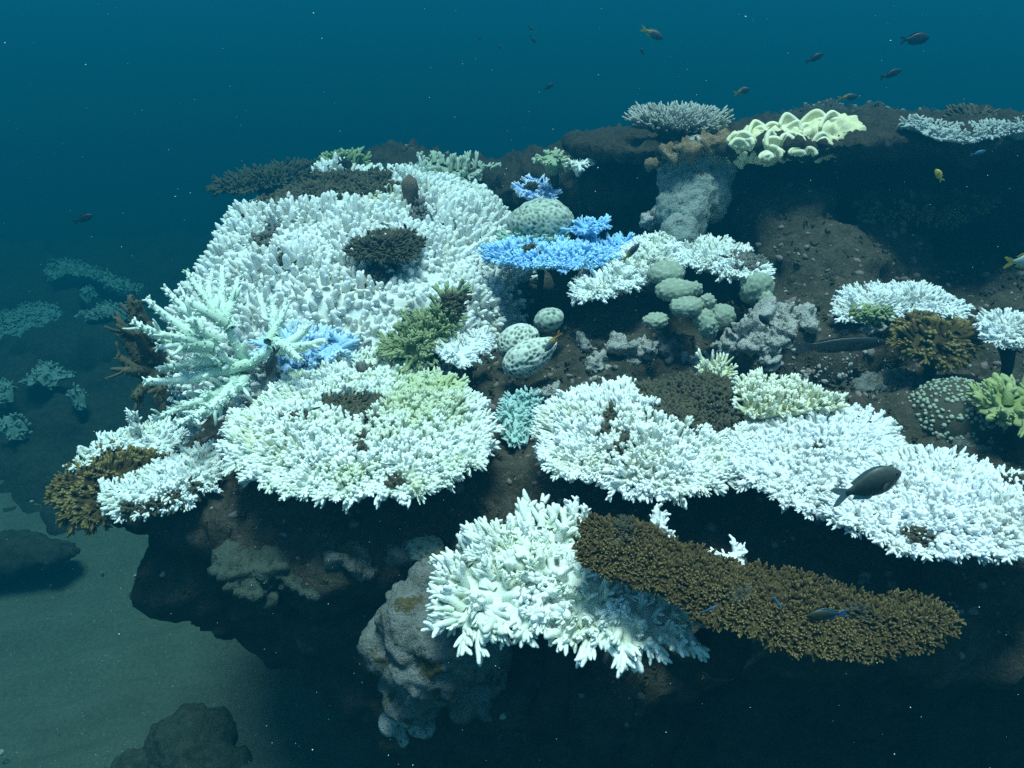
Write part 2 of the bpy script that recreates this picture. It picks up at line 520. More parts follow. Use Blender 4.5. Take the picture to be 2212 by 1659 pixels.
    emit(root, T, pos[k], dirs[k], wd[k], ln[k], mat, n_ind)
    # rim
    if rim_L:
        rs = rim_sp or spacing * .95
        m = max(8, int(per / rs))
        R, _ = resample(Q, m)
        tan = nrm(np.roll(R, -1, 0) - np.roll(R, 1, 0)); outv = np.stack([tan[:, 1], -tan[:, 0]], 1)
        R = R - outv * rng.uniform(.006, .03, (m, 1))
        o3 = outv[:, :1] * u + outv[:, 1:] * v
        t3 = tan[:, :1] * u + tan[:, 1:] * v
        dirs = nrm(o3 + np.outer(rng.uniform(rim_lo, rim_hi, m), n) + t3 * rng.normal(0, .28, (m, 1)))
        pos = C + np.outer(R[:, 0], u) + np.outer(R[:, 1], v) + np.outer(lift(R) - .006 - rng.uniform(0, .008, m), n)
        ln = rim_L * rng.uniform(.7, 1.25, m)
        pj = proj(pos); keep = np.ones(m, bool)
        for (px, py, rx, ry, pmat, lf, rot) in patches:
            cr, sr = math.cos(rot), math.sin(rot)
            dx, dy = pj[:, 0] - px, pj[:, 1] - py
            keep &= (((dx * cr + dy * sr) / rx) ** 2 + ((-dx * sr + dy * cr) / ry) ** 2) > 1
        Mx_ind = min(60, int(n_ind * .2))
        emit(root, rim_T, pos[keep], dirs[keep], ln[keep], ln[keep], mat, Mx_ind, 'rim_branch')
    return root

# ------------------------------------------------------------------ rock masses by voxel remesh
def blob_mesh(name, blobs, voxel, mat, amp=(.05, .02, .008), seed=0.0, fs=1.0):
    bm = bmesh.new()
    for (c, r, *rot) in blobs:
        mm = Matrix.Translation(c)
        if rot: mm = mm @ Matrix.Rotation(rot[0], 4, 'Z') @ Matrix.Rotation(rot[1] if len(rot) > 1 else 0, 4, 'X')
        mm = mm @ Matrix.Diagonal((*r, 1))
        bmesh.ops.create_icosphere(bm, subdivisions=4, radius=1, matrix=mm)
    me = bpy.data.meshes.new(name + '_source'); bm.to_mesh(me); bm.free()
    o = bpy.data.objects.new(name + '_source', me); COL.objects.link(o)
    md = o.modifiers.new('r', 'REMESH'); md.mode = 'VOXEL'; md.voxel_size = voxel
    dg = bpy.context.evaluated_depsgraph_get()
    me2 = bpy.data.meshes.new_from_object(o.evaluated_get(dg))
    bpy.data.objects.remove(o); bpy.data.meshes.remove(me)
    n = len(me2.vertices)
    co = np.empty(n * 3, np.float32); me2.vertices.foreach_get('co', co); co = co.reshape(-1, 3)
    no = np.empty(n * 3, np.float32); me2.vertices.foreach_get('normal', no); no = no.reshape(-1, 3)
    d = np.zeros(n)
    for i in range(n):
        p = (Vector(co[i].tolist()) + Vector((seed, 0, 0))) * fs
        d[i] = (amp[0] * noise.noise(p * 3.1) + amp[1] * noise.fractal(p * 9, .7, 2.1, 3) +
                amp[2] * noise.noise(p * 41) + amp[1] * .8 * abs(noise.noise(p * 15)))
    co = co + no * d[:, None]
    me2.vertices.foreach_set('co', co.astype(np.float32).ravel())
    me2.polygons.foreach_set('use_smooth', np.ones(len(me2.polygons), bool))
    me2.name = name
    me2.materials.clear(); me2.materials.append(mat)
    me2.update()
    return me2

# ------------------------------------------------------------------ haze, sand, reef
HX, HZ0, HZ1 = 30.0, -6.5, 2.75
def haze():
    bm = bmesh.new()
    bmesh.ops.create_cube(bm, size=1, matrix=Matrix.Translation((0, 0, (HZ0 + HZ1) / 2)) @ Matrix.Diagonal((2 * HX, 2 * HX, HZ1 - HZ0, 1)))
    me = bpy.data.meshes.new('haze'); bm.to_mesh(me); bm.free()
    m = bpy.data.materials.new('sea_water'); m.use_nodes = True
    n = m.node_tree.nodes; l = m.node_tree.links
    n.remove(n['Principled BSDF'])
    v = n.new('ShaderNodeVolumePrincipled')
    v.inputs['Color'].default_value = (.005, .225, .37, 1)
    v.inputs['Absorption Color'].default_value = (0, .30, .38, 1)
    v.inputs['Density'].default_value = 0.27
    v.inputs['Anisotropy'].default_value = 0.6
    l.new(v.outputs[0], n['Material Output'].inputs['Volume'])
    me.materials.append(m)
    o = link('haze', me); o['kind'] = 'stuff'
haze()

def sand():
    k = 260
    t = np.linspace(-1, 1, k)
    gx = np.sinh(t * 3.4) / math.sinh(3.4) * 28.5 - .6
    gy = np.sinh(t * 3.4) / math.sinh(3.4) * 28.5 + 1.0
    X, Y = np.meshgrid(np.clip(gx, -28.5, 28.5), np.clip(gy, -28.5, 28.5))
    P = np.column_stack([X.ravel(), Y.ravel(), np.zeros(k * k)])
    warp = fbm(P, .9, 2.0, 2)
    ph = (P[:, 1] * .93 - P[:, 0] * .35) * 21 + warp * 3.0
    P[:, 2] = .030 * np.sin(ph) + .05 * fbm(P, .8, 4.0, 3) + .012 * fbm(P, 7, 1.0, 2)
    P[:, 2] -= .70
    P[:, 2] -= 5.0 * np.clip((np.hypot(P[:, 0] * .8, P[:, 1]) - 5.5) / 13, 0, 1) ** 1.2
    idx = np.arange(k * k).reshape(k, k)
    a, b, c, d = idx[:-1, :-1].ravel(), idx[:-1, 1:].ravel(), idx[1:, 1:].ravel(), idx[1:, :-1].ravel()
    F = np.concatenate([np.stack([a, b, c], 1), np.stack([a, c, d], 1)])
    o = link('sand', mesh_from('sand', P, F, M_SAND)); o['kind'] = 'structure'
    return o
sand_o = sand()

REEF_BLOBS = [
    ((-.36, 1.90, .98), (.46, .50, .17)),
    ((-.72, 1.80, .97), (.22, .20, .06)),
    ((.02, 1.95, 1.00), (.40, .50, .16)),
    ((.30, 1.80, 1.02), (.50, .45, .17)),
    ((.90, 1.62, 1.02), (.62, .50, .18)),
    ((.10, 1.45, .86), (.30, .28, .17)),
    (tuple(at(480, 1160, 2.23)), (0.17, .22, 0.13)),
    (tuple(at(590, 1220, 2.25)), (0.17, .22, 0.14)),
    (tuple(at(680, 1300, 2.28)), (0.17, .22, 0.14)),
    (tuple(at(790, 1390, 2.20)), (0.17, .22, 0.15)),
    (tuple(at(760, 1260, 2.10)), (0.20, .22, 0.14)),
    (tuple(at(900, 1480, 2.25)), (0.18, .22, 0.16)),
    (tuple(at(960, 1330, 2.10)), (0.20, .22, 0.20)),
    (tuple(at(1020, 1560, 2.30)), (0.20, .22, 0.20)),
    (tuple(at(1180, 1480, 2.15)), (0.30, .22, 0.25)),

    ((.55, 1.48, .97), (.48, .27, .16)),
    ((1.15, 1.62, .95), (.70, .34, .22)),
    ((-.02, 1.45, .90), (.16, .20, .18)),
    ((.30, 2.60, .75), (1.10, 1.00, .45)),
    ((-.55, 2.75, .75), (.62, .80, .40)),
    ((1.50, 2.30, .85), (1.00, 1.00, .42)),
    ((.10, 3.60, .66), (1.40, .85, .54)),
    ((-.30, 3.60, .80), (.55, .50, .52)),
    ((.30, 2.25, .20), (.62, .75, 1.05)),
    ((1.10, 2.50, .20), (1.20, .95, 1.0)),
    ((1.00, 2.10, .30), (1.00, .60, .80)),
    ((1.60, 3.60, 1.05), (1.35, .42, .45)),
    ((2.60, 2.80, 1.00), (.80, 1.30, .60)),
    ((.60, 1.90, .10), (.80, .45, 1.0)),
    ((.45, 3.10, 1.18), (.30, .30, .16)),
    ((1.75, 2.05, 1.18), (.45, .30, .16)),
    (tuple(at(1690, 560, 2.55)), (.13, .17, .12)), (tuple(at(1770, 600, 2.50)), (.18, .17, .13)), (tuple(at(1700, 500, 2.62)), (.12, .16, .12)),
    (tuple(at(1820, 690, 2.36)), (.20, .20, .10)), (tuple(at(1870, 590, 2.56)), (.20, .17, .11)), (tuple(at(1740, 740, 2.25)), (.18, .16, .08)),
]
reef_me = blob_mesh('reef', REEF_BLOBS, .022, M_REEF, (.06, .035, .010))
reef = link('reef', reef_me); reef['kind'] = 'structure'
BVH = BVHTree.FromObject(reef, bpy.context.evaluated_depsgraph_get())
def drop(px, py, default=2.2):
    """where the sight line meets the reef rock"""
    r = Vector(ray(px, py).tolist())
    h = BVH.ray_cast(Vector(CAM.tolist()), r.normalized())
    if h[0] is None: return at(px, py, default), np.array((0, 0, 1.0))
    return np.array(h[0]), np.array(h[1])

# ------------------------------------------------------------------ the big table corals in front
D = DEAD
T1_OUT = [(466, 962), (478, 915), (520, 885), (560, 850), (622, 812), (690, 778), (760, 762), (835, 765), (920, 800), (1000, 822), (1050, 858), (1078, 912), (1076, 968),
          (1030, 1015), (965, 1052), (880, 1078), (800, 1078), (700, 1078), (620, 1062), (550, 1038), (492, 1005)]
table('table_coral', 'round bleached table coral tinged green at right with a small dead hollow, front centre left', 'coral', T1_OUT, 1.9, tilt=math.radians(3),
      spacing=.0128, L=.031, Wd=.028, jitter=.16, rim_L=.044, mat=T1M, n_ind=300,
      patches=[(772, 888, 58, 26, D, .22, 0), (708, 876, 22, 10, D, .35, .6), (785, 968, 9, 26, D, .3, .1), (640, 905, 12, 8, D, .3, 0), (855, 1050, 8, 14, D, .3, .3), (790, 805, 16, 12, DEADGREY, .6, 0)])
T2_OUT = [(1152, 962), (1165, 902), (1205, 858), (1275, 836), (1380, 822), (1460, 822), (1560, 810), (1610, 850), (1612, 910), (1592, 1000), (1560, 1052), (1470, 1072),
          (1380, 1068), (1300, 1052), (1222, 1030), (1172, 1002)]
table('table_coral', 'bleached table coral with a brown dead back corner and yellowish fingers, front centre', 'coral', T2_OUT, 1.75, tilt=math.radians(3),
      spacing=.0118, L=.032, Wd=.025, jitter=.13, rim_L=.040, mat=T2M, n_ind=300,
      patches=[(1510, 855, 125, 78, D, .35, .15), (1318, 915, 12, 40, D, .3, .1), (1345, 965, 9, 24, D, .3, .5)])
T3A_OUT = [(1568, 985), (1590, 930), (1640, 895), (1700, 872), (1760, 862), (1812, 866), (1865, 880), (1922, 905), (1950, 940), (1952, 990), (1900, 1060), (1830, 1105), (1760, 1108),
           (1690, 1080), (1620, 1045), (1580, 1015)]
table('table_coral', 'dense pure white table coral between the dead cornered table and the dark fish', 'coral', T3A_OUT, 1.68, tilt=math.radians(2),
      spacing=.0105, L=.023, Wd=.022, T=T_FINE, mat=WHITE2, n_ind=300, jitter=.15, bump=.006, rim_L=.034, patches=[(1770, 975, 6, 14, D, .3, 0)])
T3B_OUT = [(1830, 1030), (1880, 985), (1950, 968), (2010, 965), (2070, 975), (2130, 997), (2212, 1040), (2330, 1090), (2380, 1150), (2300, 1200), (2212, 1200), (2100, 1198), (2030, 1200),
           (1940, 1185), (1870, 1160), (1800, 1128), (1790, 1080)]
table('table_coral', 'wide white table coral running out of the right edge under the dark fish', 'coral', T3B_OUT, 1.50, tilt=math.radians(2),
      spacing=.0105, L=.024, Wd=.022, T=T_FINE, mat=WHITE2, n_ind=300, jitter=.15, bump=.008, rim_L=.038, patches=[(1980, 1165, 14, 10, D, .3, 0), (2190, 1048, 10, 12, D, .3, 0)])
table('table_coral', 'cream comb of upright bleached fingers behind the white tables', 'coral',
      [(1592, 850), (1600, 812), (1650, 812), (1720, 838), (1810, 860), (1830, 876), (1760, 886), (1690, 892), (1640, 897), (1605, 885)], 1.82, tilt=math.radians(8),
      spacing=.0100, L=.029, Wd=.020, mat=COMB, n_ind=120, rim_L=0, flare=.012, jitter=.12)
table('coral_colony', 'small tuft of cream fingers at the dead corner of the centre table', 'coral',
      [(1500, 800), (1520, 775), (1570, 778), (1590, 800), (1570, 835), (1530, 845), (1510, 825)], 1.95, tilt=math.radians(20),
      spacing=.011, L=.026, Wd=.018, mat=COMB, n_ind=60, rim_L=0, flare=.012, jitter=.14)

# lower left: half brown, half white
LL = table('table_coral', 'half white half brown table coral at the lower left ledge tip', 'coral',
      [(225, 1100), (215, 1060), (300, 1030), (380, 985), (430, 962), (480, 960), (490, 1010), (470, 1050), (400, 1085), (330, 1105), (270, 1112)], 1.93, tilt=math.radians(14), roll=math.radians(-4),
      spacing=.0120, L=.028, Wd=.025, mat=WHITE, n_ind=220, rim_L=.036,
      patches=[(290, 1105, 12, 12, D, .5, 0), (340, 1098, 10, 10, D, .5, 0), (375, 1085, 14, 12, D, .5, 0), (430, 1060, 12, 10, D, .5, 0)])
table('brown_coral', 'shaggy brown coral fringe hanging at the far lower left tip of the ledge', 'coral',
      [(115, 1080), (130, 1020), (190, 978), (270, 968), (360, 985), (400, 995), (340, 1025), (250, 1045), (235, 1090), (225, 1125), (180, 1130), (130, 1110)], 2.0, tilt=math.radians(12), roll=math.radians(-10),
      spacing=.013, L=.030, Wd=.028, mat=BROWN, n_ind=160, rim_L=.042, rim_lo=-.7, rim_hi=.3)
table('table_coral', 'pale blue white coral strip behind the brown fringe at lower left', 'coral',
      [(140, 1010), (190, 962), (270, 925), (350, 905), (400, 930), (390, 975), (340, 980), (270, 965), (200, 975), (160, 1005)], 2.12, tilt=math.radians(10),
      spacing=.0125, L=.028, Wd=.023, mat=WHITE, n_ind=120, rim_L=.032)

# front cluster and the brown table over it
table('staghorn_cluster', 'white forking staghorn thicket at bottom centre under the brown table', 'coral',
      [(940, 1300), (935, 1250), (990, 1190), (1040, 1140), (1110, 1125), (1200, 1120), (1260, 1130), (1300, 1180), (1400, 1230), (1500, 1290), (1540, 1350), (1480, 1390), (1400, 1410),
       (1320, 1405), (1240, 1375), (1160, 1345), (1080, 1355), (1000, 1365), (950, 1335)], 1.52, c_px=(1180, 1260), tilt=math.radians(16), roll=math.radians(-4),
      spacing=.0165, L=.046, Wd=.046, T=T_CLUST, mat=T1M, n_ind=300, rim_L=.066, rim_sp=.016, bump=.02, jitter=.34, flare=.08, holes=.12, inset=.9, rim_lo=-.25, rim_hi=.5)
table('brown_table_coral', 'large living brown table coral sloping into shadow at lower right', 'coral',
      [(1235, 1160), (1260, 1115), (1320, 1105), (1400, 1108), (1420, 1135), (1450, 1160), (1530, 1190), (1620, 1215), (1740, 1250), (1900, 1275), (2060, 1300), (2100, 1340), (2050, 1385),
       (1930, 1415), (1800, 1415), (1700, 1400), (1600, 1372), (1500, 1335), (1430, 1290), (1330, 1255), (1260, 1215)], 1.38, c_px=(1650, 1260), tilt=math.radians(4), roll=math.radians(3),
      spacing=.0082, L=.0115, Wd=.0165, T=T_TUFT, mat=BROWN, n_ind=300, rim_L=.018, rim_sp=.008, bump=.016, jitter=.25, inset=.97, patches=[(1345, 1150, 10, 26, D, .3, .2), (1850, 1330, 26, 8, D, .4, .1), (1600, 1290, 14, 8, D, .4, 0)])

# ------------------------------------------------------------------ middle distance tables
table('blue_table_coral', 'sky blue table coral in the middle beneath the honeycomb dome', 'coral',
      [(1040, 548), (1060, 528), (1100, 512), (1170, 518), (1240, 522), (1310, 516), (1365, 512), (1382, 525), (1350, 548), (1300, 568), (1230, 578), (1150, 578), (1080, 565)], 2.42, tilt=math.radians(-1),
      spacing=.0130, L=.033, Wd=.026, mat=BLUE, n_ind=300, jitter=.15, rim_L=.042, patches=[(1145, 548, 14, 10, D, .4, 0)])
table('table_coral', 'long white table coral slanting down left beside the blue table', 'coral',
      [(1232, 638), (1240, 610), (1290, 585), (1340, 555), (1390, 520), (1430, 515), (1470, 530), (1490, 560), (1450, 585), (1400, 590), (1360, 620), (1300, 640), (1260, 648)], 2.33, tilt=math.radians(10), roll=math.radians(-8),
      spacing=.0125, L=.030, Wd=.025, mat=WHITE, n_ind=200, rim_L=.038)
table('table_coral', 'white table coral with a grey dead notch right of the pale stem', 'coral',
      [(1450, 520), (1490, 505), (1540, 508), (1600, 525), (1640, 550), (1670, 585), (1645, 610), (1600, 605), (1560, 590), (1510, 575), (1470, 555)], 2.36, tilt=math.radians(8), roll=math.radians(6),
      spacing=.0125, L=.031, Wd=.025, mat=WHITE, n_ind=200, rim_L=.042, patches=[(1612, 570, 24, 18, DEADGREY, .5, .3)])
table('table_coral', 'bluish white table coral in front of the dark cave at right', 'coral',
      [(1795, 680), (1805, 650), (1850, 620), (1920, 608), (1990, 615), (2050, 640), (2085, 660), (2090, 680), (2030, 672), (1960, 668), (1900, 680), (1840, 690)], 2.2, tilt=math.radians(2), roll=math.radians(4),
      spacing=.0115, L=.030, Wd=.024, mat=WHITE2, n_ind=200, rim_L=.028, patches=[(1880, 682, 40, 8, GREEN, .6, 0)])
table('table_coral', 'white table coral cut off by the right edge beside the cave mouth', 'coral',
      [(2120, 715), (2130, 680), (2160, 672), (2212, 685), (2280, 700), (2290, 740), (2212, 748), (2150, 742)], 2.0, tilt=math.radians(12),
      spacing=.0115, L=.028, Wd=.024, mat=WHITE2, n_ind=100, rim_L=.028)
table('brown_coral', 'dark brown bushy coral below the bluish white table at right', 'coral',
      [(1935, 740), (1950, 705), (2000, 690), (2060, 690), (2110, 720), (2100, 760), (2040, 780), (1970, 770)], 2.05, tilt=math.radians(16),
      spacing=.018, L=.042, Wd=.036, mat=BROWN, n_ind=100, rim_L=.045, rim_lo=-.4)
table('brown_coral', 'dim yellow brown branching coral inside the dark cave', 'coral',
      [(1840, 455), (1900, 430), (2000, 425), (2100, 425), (2140, 440), (2080, 460), (1980, 470), (1900, 470)], 2.6, tilt=math.radians(4),
      spacing=.024, L=.055, Wd=.040, mat=BROWN, n_ind=80, rim_L=.06, rim_lo=-.4)
table('table_coral', 'small lacy white table coral left of the twin honeycomb heads', 'coral',
      [(930, 752), (960, 735), (1010, 722), (1050, 715), (1068, 722), (1055, 755), (1020, 785), (990, 790), (960, 772)], 2.12, tilt=math.radians(12), roll=math.radians(8),
      spacing=.0145, L=.024, Wd=.019, mat=WHITE2, n_ind=160, rim_L=.03, holes=.1)
table('green_coral', 'olive green branching coral between the white mound and the round table', 'coral',
      [(810, 750), (840, 725), (880, 700), (920, 665), (960, 645), (1000, 640), (1015, 660), (985, 690), (955, 720), (935, 760), (900, 790), (850, 770)], 2.15, tilt=math.radians(24), roll=math.radians(-6),
      spacing=.0105, L=.036, Wd=.023, mat=GREEN, n_ind=140, rim_L=.03, flare=.03, jitter=.32, bump=.035, patches=[(985, 665, 26, 18, D, .4, 0)])
table('blue_coral', 'small blue finger coral peeking out right of the mint staghorn', 'coral',
      [(560, 745), (610, 722), (660, 712), (700, 718), (750, 738), (755, 755), (700, 770), (640, 772), (580, 765)], 2.15, tilt=math.radians(14),
      spacing=.016, L=.044, Wd=.034, mat=BLUE2, n_ind=100, rim_L=.055)
table('blue_coral', 'tiny blue coral tuft beside the honeycomb dome', 'coral',
      [(1232, 484), (1250, 474), (1290, 472), (1316, 480), (1300, 491), (1255, 494)], 2.5, tilt=math.radians(4), spacing=.014, L=.030, Wd=.025, mat=BLUE, n_ind=40, rim_L=.030)
table('coral_colony', 'pale aqua frayed coral wedged between the two front tables', 'coral',
      [(1075, 900), (1085, 855), (1120, 838), (1165, 850), (1180, 880), (1150, 915), (1140, 960), (1100, 965), (1080, 935)], 1.98, tilt=math.radians(26),
      spacing=.013, L=.020, Wd=.022, T=T_TUFT, mat=coral_mat('aqua_debris', (.30, .50, .46), (.66, .80, .78), blot=(.28, .48, .50), blot_amt=.6), n_ind=120, rim_L=.02, jitter=.6, flare=.02)
table('yellow_green_coral', 'yellow green finger coral at the right edge', 'coral',
      [(2110, 880), (2130, 850), (2180, 825), (2212, 815), (2270, 830), (2290, 880), (2250, 925), (2212, 925), (2160, 905)], 1.85, tilt=math.radians(20),
      spacing=.024, L=.050, Wd=.046, T=T_DIGIT + T_BRANCH, mat=YGREEN, n_ind=100, rim_L=.05)
# back ridge
table('brown_coral', 'dark brown flat table far behind the white mound at upper left', 'coral',
      [(448, 410), (470, 385), (540, 362), (620, 350), (690, 348), (700, 365), (640, 385), (560, 405), (490, 418)], 3.7, tilt=math.radians(3), roll=math.radians(-8),
      spacing=.03, L=.035, Wd=.04, T=T_TUFT, mat=DEAD, n_ind=0, rim_L=.05)
table('green_coral', 'hazy green tuft on the crest behind the white mound', 'coral',
      [(690, 360), (705, 340), (740, 335), (790, 345), (800, 360), (750, 368)], 3.6, tilt=math.radians(10), spacing=.026, L=.06, Wd=.05, mat=GREEN, n_ind=40, rim_L=.06)
table('table_coral', 'hazy pale coral strip on the crest left of the dark ridge', 'coral',
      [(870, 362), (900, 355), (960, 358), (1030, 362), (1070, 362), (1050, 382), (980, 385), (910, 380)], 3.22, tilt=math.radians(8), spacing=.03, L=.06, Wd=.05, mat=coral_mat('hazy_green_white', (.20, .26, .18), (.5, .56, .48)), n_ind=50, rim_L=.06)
table('green_coral', 'pale green tuft below the left tip of the dead shelf', 'coral',
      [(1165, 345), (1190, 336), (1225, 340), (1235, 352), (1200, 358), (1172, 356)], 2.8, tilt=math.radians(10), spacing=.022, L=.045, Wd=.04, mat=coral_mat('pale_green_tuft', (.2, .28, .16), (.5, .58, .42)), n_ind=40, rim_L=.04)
table('coral_colony', 'little white tuft below the left tip of the dead shelf', 'coral',
      [(1232, 350), (1240, 340), (1262, 342), (1268, 355), (1250, 362)], 2.7, tilt=math.radians(10), spacing=.018, L=.035, Wd=.032, mat=WHITE, n_ind=30, rim_L=.03)

# ------------------------------------------------------------------ big bleached mound
def mound():
    C = np.array((-.465, 2.72, .935)); R = np.array((.55, .78, .47))
    root = thing('digitate_coral_mound', 'huge greyish white finger coral mound with dead brown strip on its top, upper left', 'coral', C)
    def lump(dv):
        return 1 + .055 * noise.noise(Vector((dv * 2.3).tolist())) + .05 * noise.noise(Vector((dv * 6 + 4).tolist()))
    sq = lambda v: np.sign(v) * np.abs(v) ** .72
    bm = bmesh.new(); bmesh.ops.create_icosphere(bm, subdivisions=5, radius=1)
    V = np.array([v.co[:] for v in bm.verts]); F = np.array([[v.index for v in f.verts] for f in bm.faces]); bm.free()
    k = np.array([lump(v) for v in V]); V = sq(V)
    V = V * R * k[:, None]
    V[:, 2] = np.maximum(V[:, 2], -.25)
    link('colony_base', mesh_from('colony_base', V, F, CREAM, np.full(len(V), .22)), root)
    N = 60000
    S = nrm(rng.normal(0, 1, (N, 3)))
    S = S[(S[:, 2] > -.25) & (S[:, 1] < .80)]
    kk = np.array([lump(v) for v in S])
    P0 = C + sq(S) * R * kk[:, None] * .985
    cell = .021; used = {}; keep = []
    for i, p in enumerate(P0):                              # dart throwing, even spacing over the whole surface
        q = tuple((p // cell).astype(int)); ok = True
        for dx in (-1, 0, 1):
            for dy in (-1, 0, 1):
                for dz in (-1, 0, 1):
                    for o_ in used.get((q[0] + dx, q[1] + dy, q[2] + dz), ()):
                        if ((p - o_) ** 2).sum() < cell * cell * .8: ok = False; break
        if ok: used.setdefault(q, []).append(p); keep.append(i)
    pos = P0[keep]; Sd = S[keep]
    nor = nrm(nrm(np.sign(Sd) * np.abs(Sd) ** 1.3 / R) + np.array((0, 0, .12)))
    # bouquets: fingers lean away from the middle of their own clump
    cl = pos[rng.permutation(len(pos))[:130]]
    Dm = np.linalg.norm(pos[:, None] - cl[None], axis=2); w = Dm.argmin(1); dd = Dm.min(1)
    off = pos - cl[w]
    dirs = nrm(nor * .9 + np.array((0, 0, .25)) + off * 7.5 + rng.normal(0, .13, pos.shape))
    big = rng.uniform(.7, 1.35, len(cl))[w]
    lens = (.043 * big * (1 - .35 * np.clip(dd / .09, 0, 1))) * rng.uniform(.75, 1.25, len(pos))
    wd = .047 * rng.uniform(.85, 1.2, len(pos))
    pos = pos + nor * (.022 * (1 - np.clip(dd / .09, 0, 1)))[:, None]
    pj = proj(pos); nz = fbm(pos, 9, 2, 2)
    done = np.zeros(len(pos), bool)
    for (px, py, rx, ry, rot, m_, lf) in [(705, 412, 145, 30, -.12, DEAD, .35), (905, 470, 26, 16, 1.2, DEADGREY, .6), (575, 520, 10, 26, .5, DEADGREY, .5), (600, 560, 24, 6, .5, DEAD, .3),
                                     (820, 600, 30, 20, 0, DEADGREY, .5), (1125, 640, 20, 8, 0, DEADGREY, .5), (590, 448, 34, 12, -.3, DEADGREY, .5)]:
        cr, sr = math.cos(rot), math.sin(rot); dx, dy = pj[:, 0] - px, pj[:, 1] - py
        sel = (((dx * cr + dy * sr) / rx) ** 2 + ((-dx * sr + dy * cr) / ry) ** 2 < 1 + .5 * nz) & ~done
        done |= sel
        if sel.any():
            ii = np.repeat(np.nonzero(sel)[0], 5); k5 = len(ii)
            emit(root, T_TUFT, pos[ii] + rng.normal(0, .009, (k5, 3)) * (1, 1, .3) + (0, 0, .004), nor[ii] + rng.normal(0, .35, (k5, 3)), wd[ii] * .9, lens[ii] * lf * rng.uniform(.7, 1.5, k5), m_, 0, 'dead_branch')
    q = ~done
    emit(root, T_DIGIT, pos[q], dirs[q], wd[q], lens[q], CREAM, 300)
mound()
table('brown_coral', 'small dark brown cup of dead coral standing on the white mound', 'coral',
      [(750, 535), (770, 510), (830, 500), (890, 505), (912, 525), (890, 550), (840, 560), (790, 555)], 2.37, stalk_len=.07, tilt=math.radians(4), spacing=.014, L=.028, Wd=.028, T=T_TUFT, mat=DEAD, n_ind=60, rim_L=.035, flare=.09)
table('green_coral', 'aqua green fringe along the back of the sky blue table', 'coral',
      [(1085, 510), (1100, 498), (1180, 505), (1240, 512), (1220, 518), (1150, 516)], 2.52, tilt=math.radians(4), spacing=.018, L=.045, Wd=.034, mat=coral_mat('aqua_green', (.20, .36, .26), (.50, .66, .58)), n_ind=60, rim_L=0)

# ------------------------------------------------------------------ staghorn corals
def stag(name, label, cat, base, tips, mat, r0=.0118, twigs=7, sag=.04, group=None, twl=(.026, .052), bend=.25):
    """base (px,py,d); tips list of (px,py,d): one curved branch each, twigs included"""
    B0 = at(*base); root = thing(name, label, cat, B0, group)
    for ti, t in enumerate(tips):
        B0 = at(*t[3]) if len(t) > 3 else at(*base)
        r = np.random.default_rng(500 + ti * 7 + int(base[0]))
        E = at(*t[:3]); d = E - B0; Ld = np.linalg.norm(d)
        s = B0 + d * r.uniform(0, .10) + r.normal(0, .008, 3)
        nseg = max(6, int(Ld / .014)); k = np.linspace(0, 1, nseg)
        side = np.cross(nrm(d), r.normal(0, 1, 3)); side = nrm(side) * Ld * bend * .7 * r.uniform(-.5, .5)
        pts = s + np.outer(k, E - s) + np.outer(np.sin(k * math.pi), side) + np.outer(np.sin(k * math.pi), np.array((0, 0, -sag * Ld)))
        pts += np.cumsum(r.normal(0, .0011, pts.shape), 0)
        rad = r0 * (1.1 - .62 * k ** 1.3) * r.uniform(.85, 1.12)
        g = Geo(); g.tube(pts, rad, 8, 0, 1, .13, r)
        tan = nrm(np.gradient(pts, axis=0))
        for j in range(2 + int(Ld * 6)):
            kk = r.uniform(.22, .95); ii = min(nseg - 1, int(kk * nseg))
            o = pts[ii]; pr = nrm(np.cross(tan[ii], r.normal(0, 1, 3)))
            dr = nrm(tan[ii] * r.uniform(.35, .8) + pr + np.array((0, 0, .2)))
            L = r.uniform(*twl) * (1.1 - .4 * kk); rr = rad[ii] * r.uniform(.5, .7)
            q = [o, o + dr * L * .35, o + nrm(dr + tan[ii] * .15) * L * .7, o + nrm(dr + tan[ii] * .3) * L]
            g.tube(q, [rr, rr * .95, rr * .82, rr * .5], 6, kk * .6, 1, .18, r)
        for j in range(int(Ld * 420)):                    # little cups that make the branches bristle
            kk = r.uniform(.05, 1); ii = min(nseg - 1, int(kk * nseg))
            pr = nrm(np.cross(tan[ii], r.normal(0, 1, 3))); dr = nrm(tan[ii] * .8 + pr)
            o = pts[ii] + pr * rad[ii] * .75; L = r.uniform(.004, .009)
            g.tube([o, o + dr * L], [.0028, .0017], 4, kk * .8 + .1, 1, .1, r)
        V, F, T = g.arrays()
        link('branch', mesh_from('branch', V - np.array(root.location), F, mat, T), root)
    return root

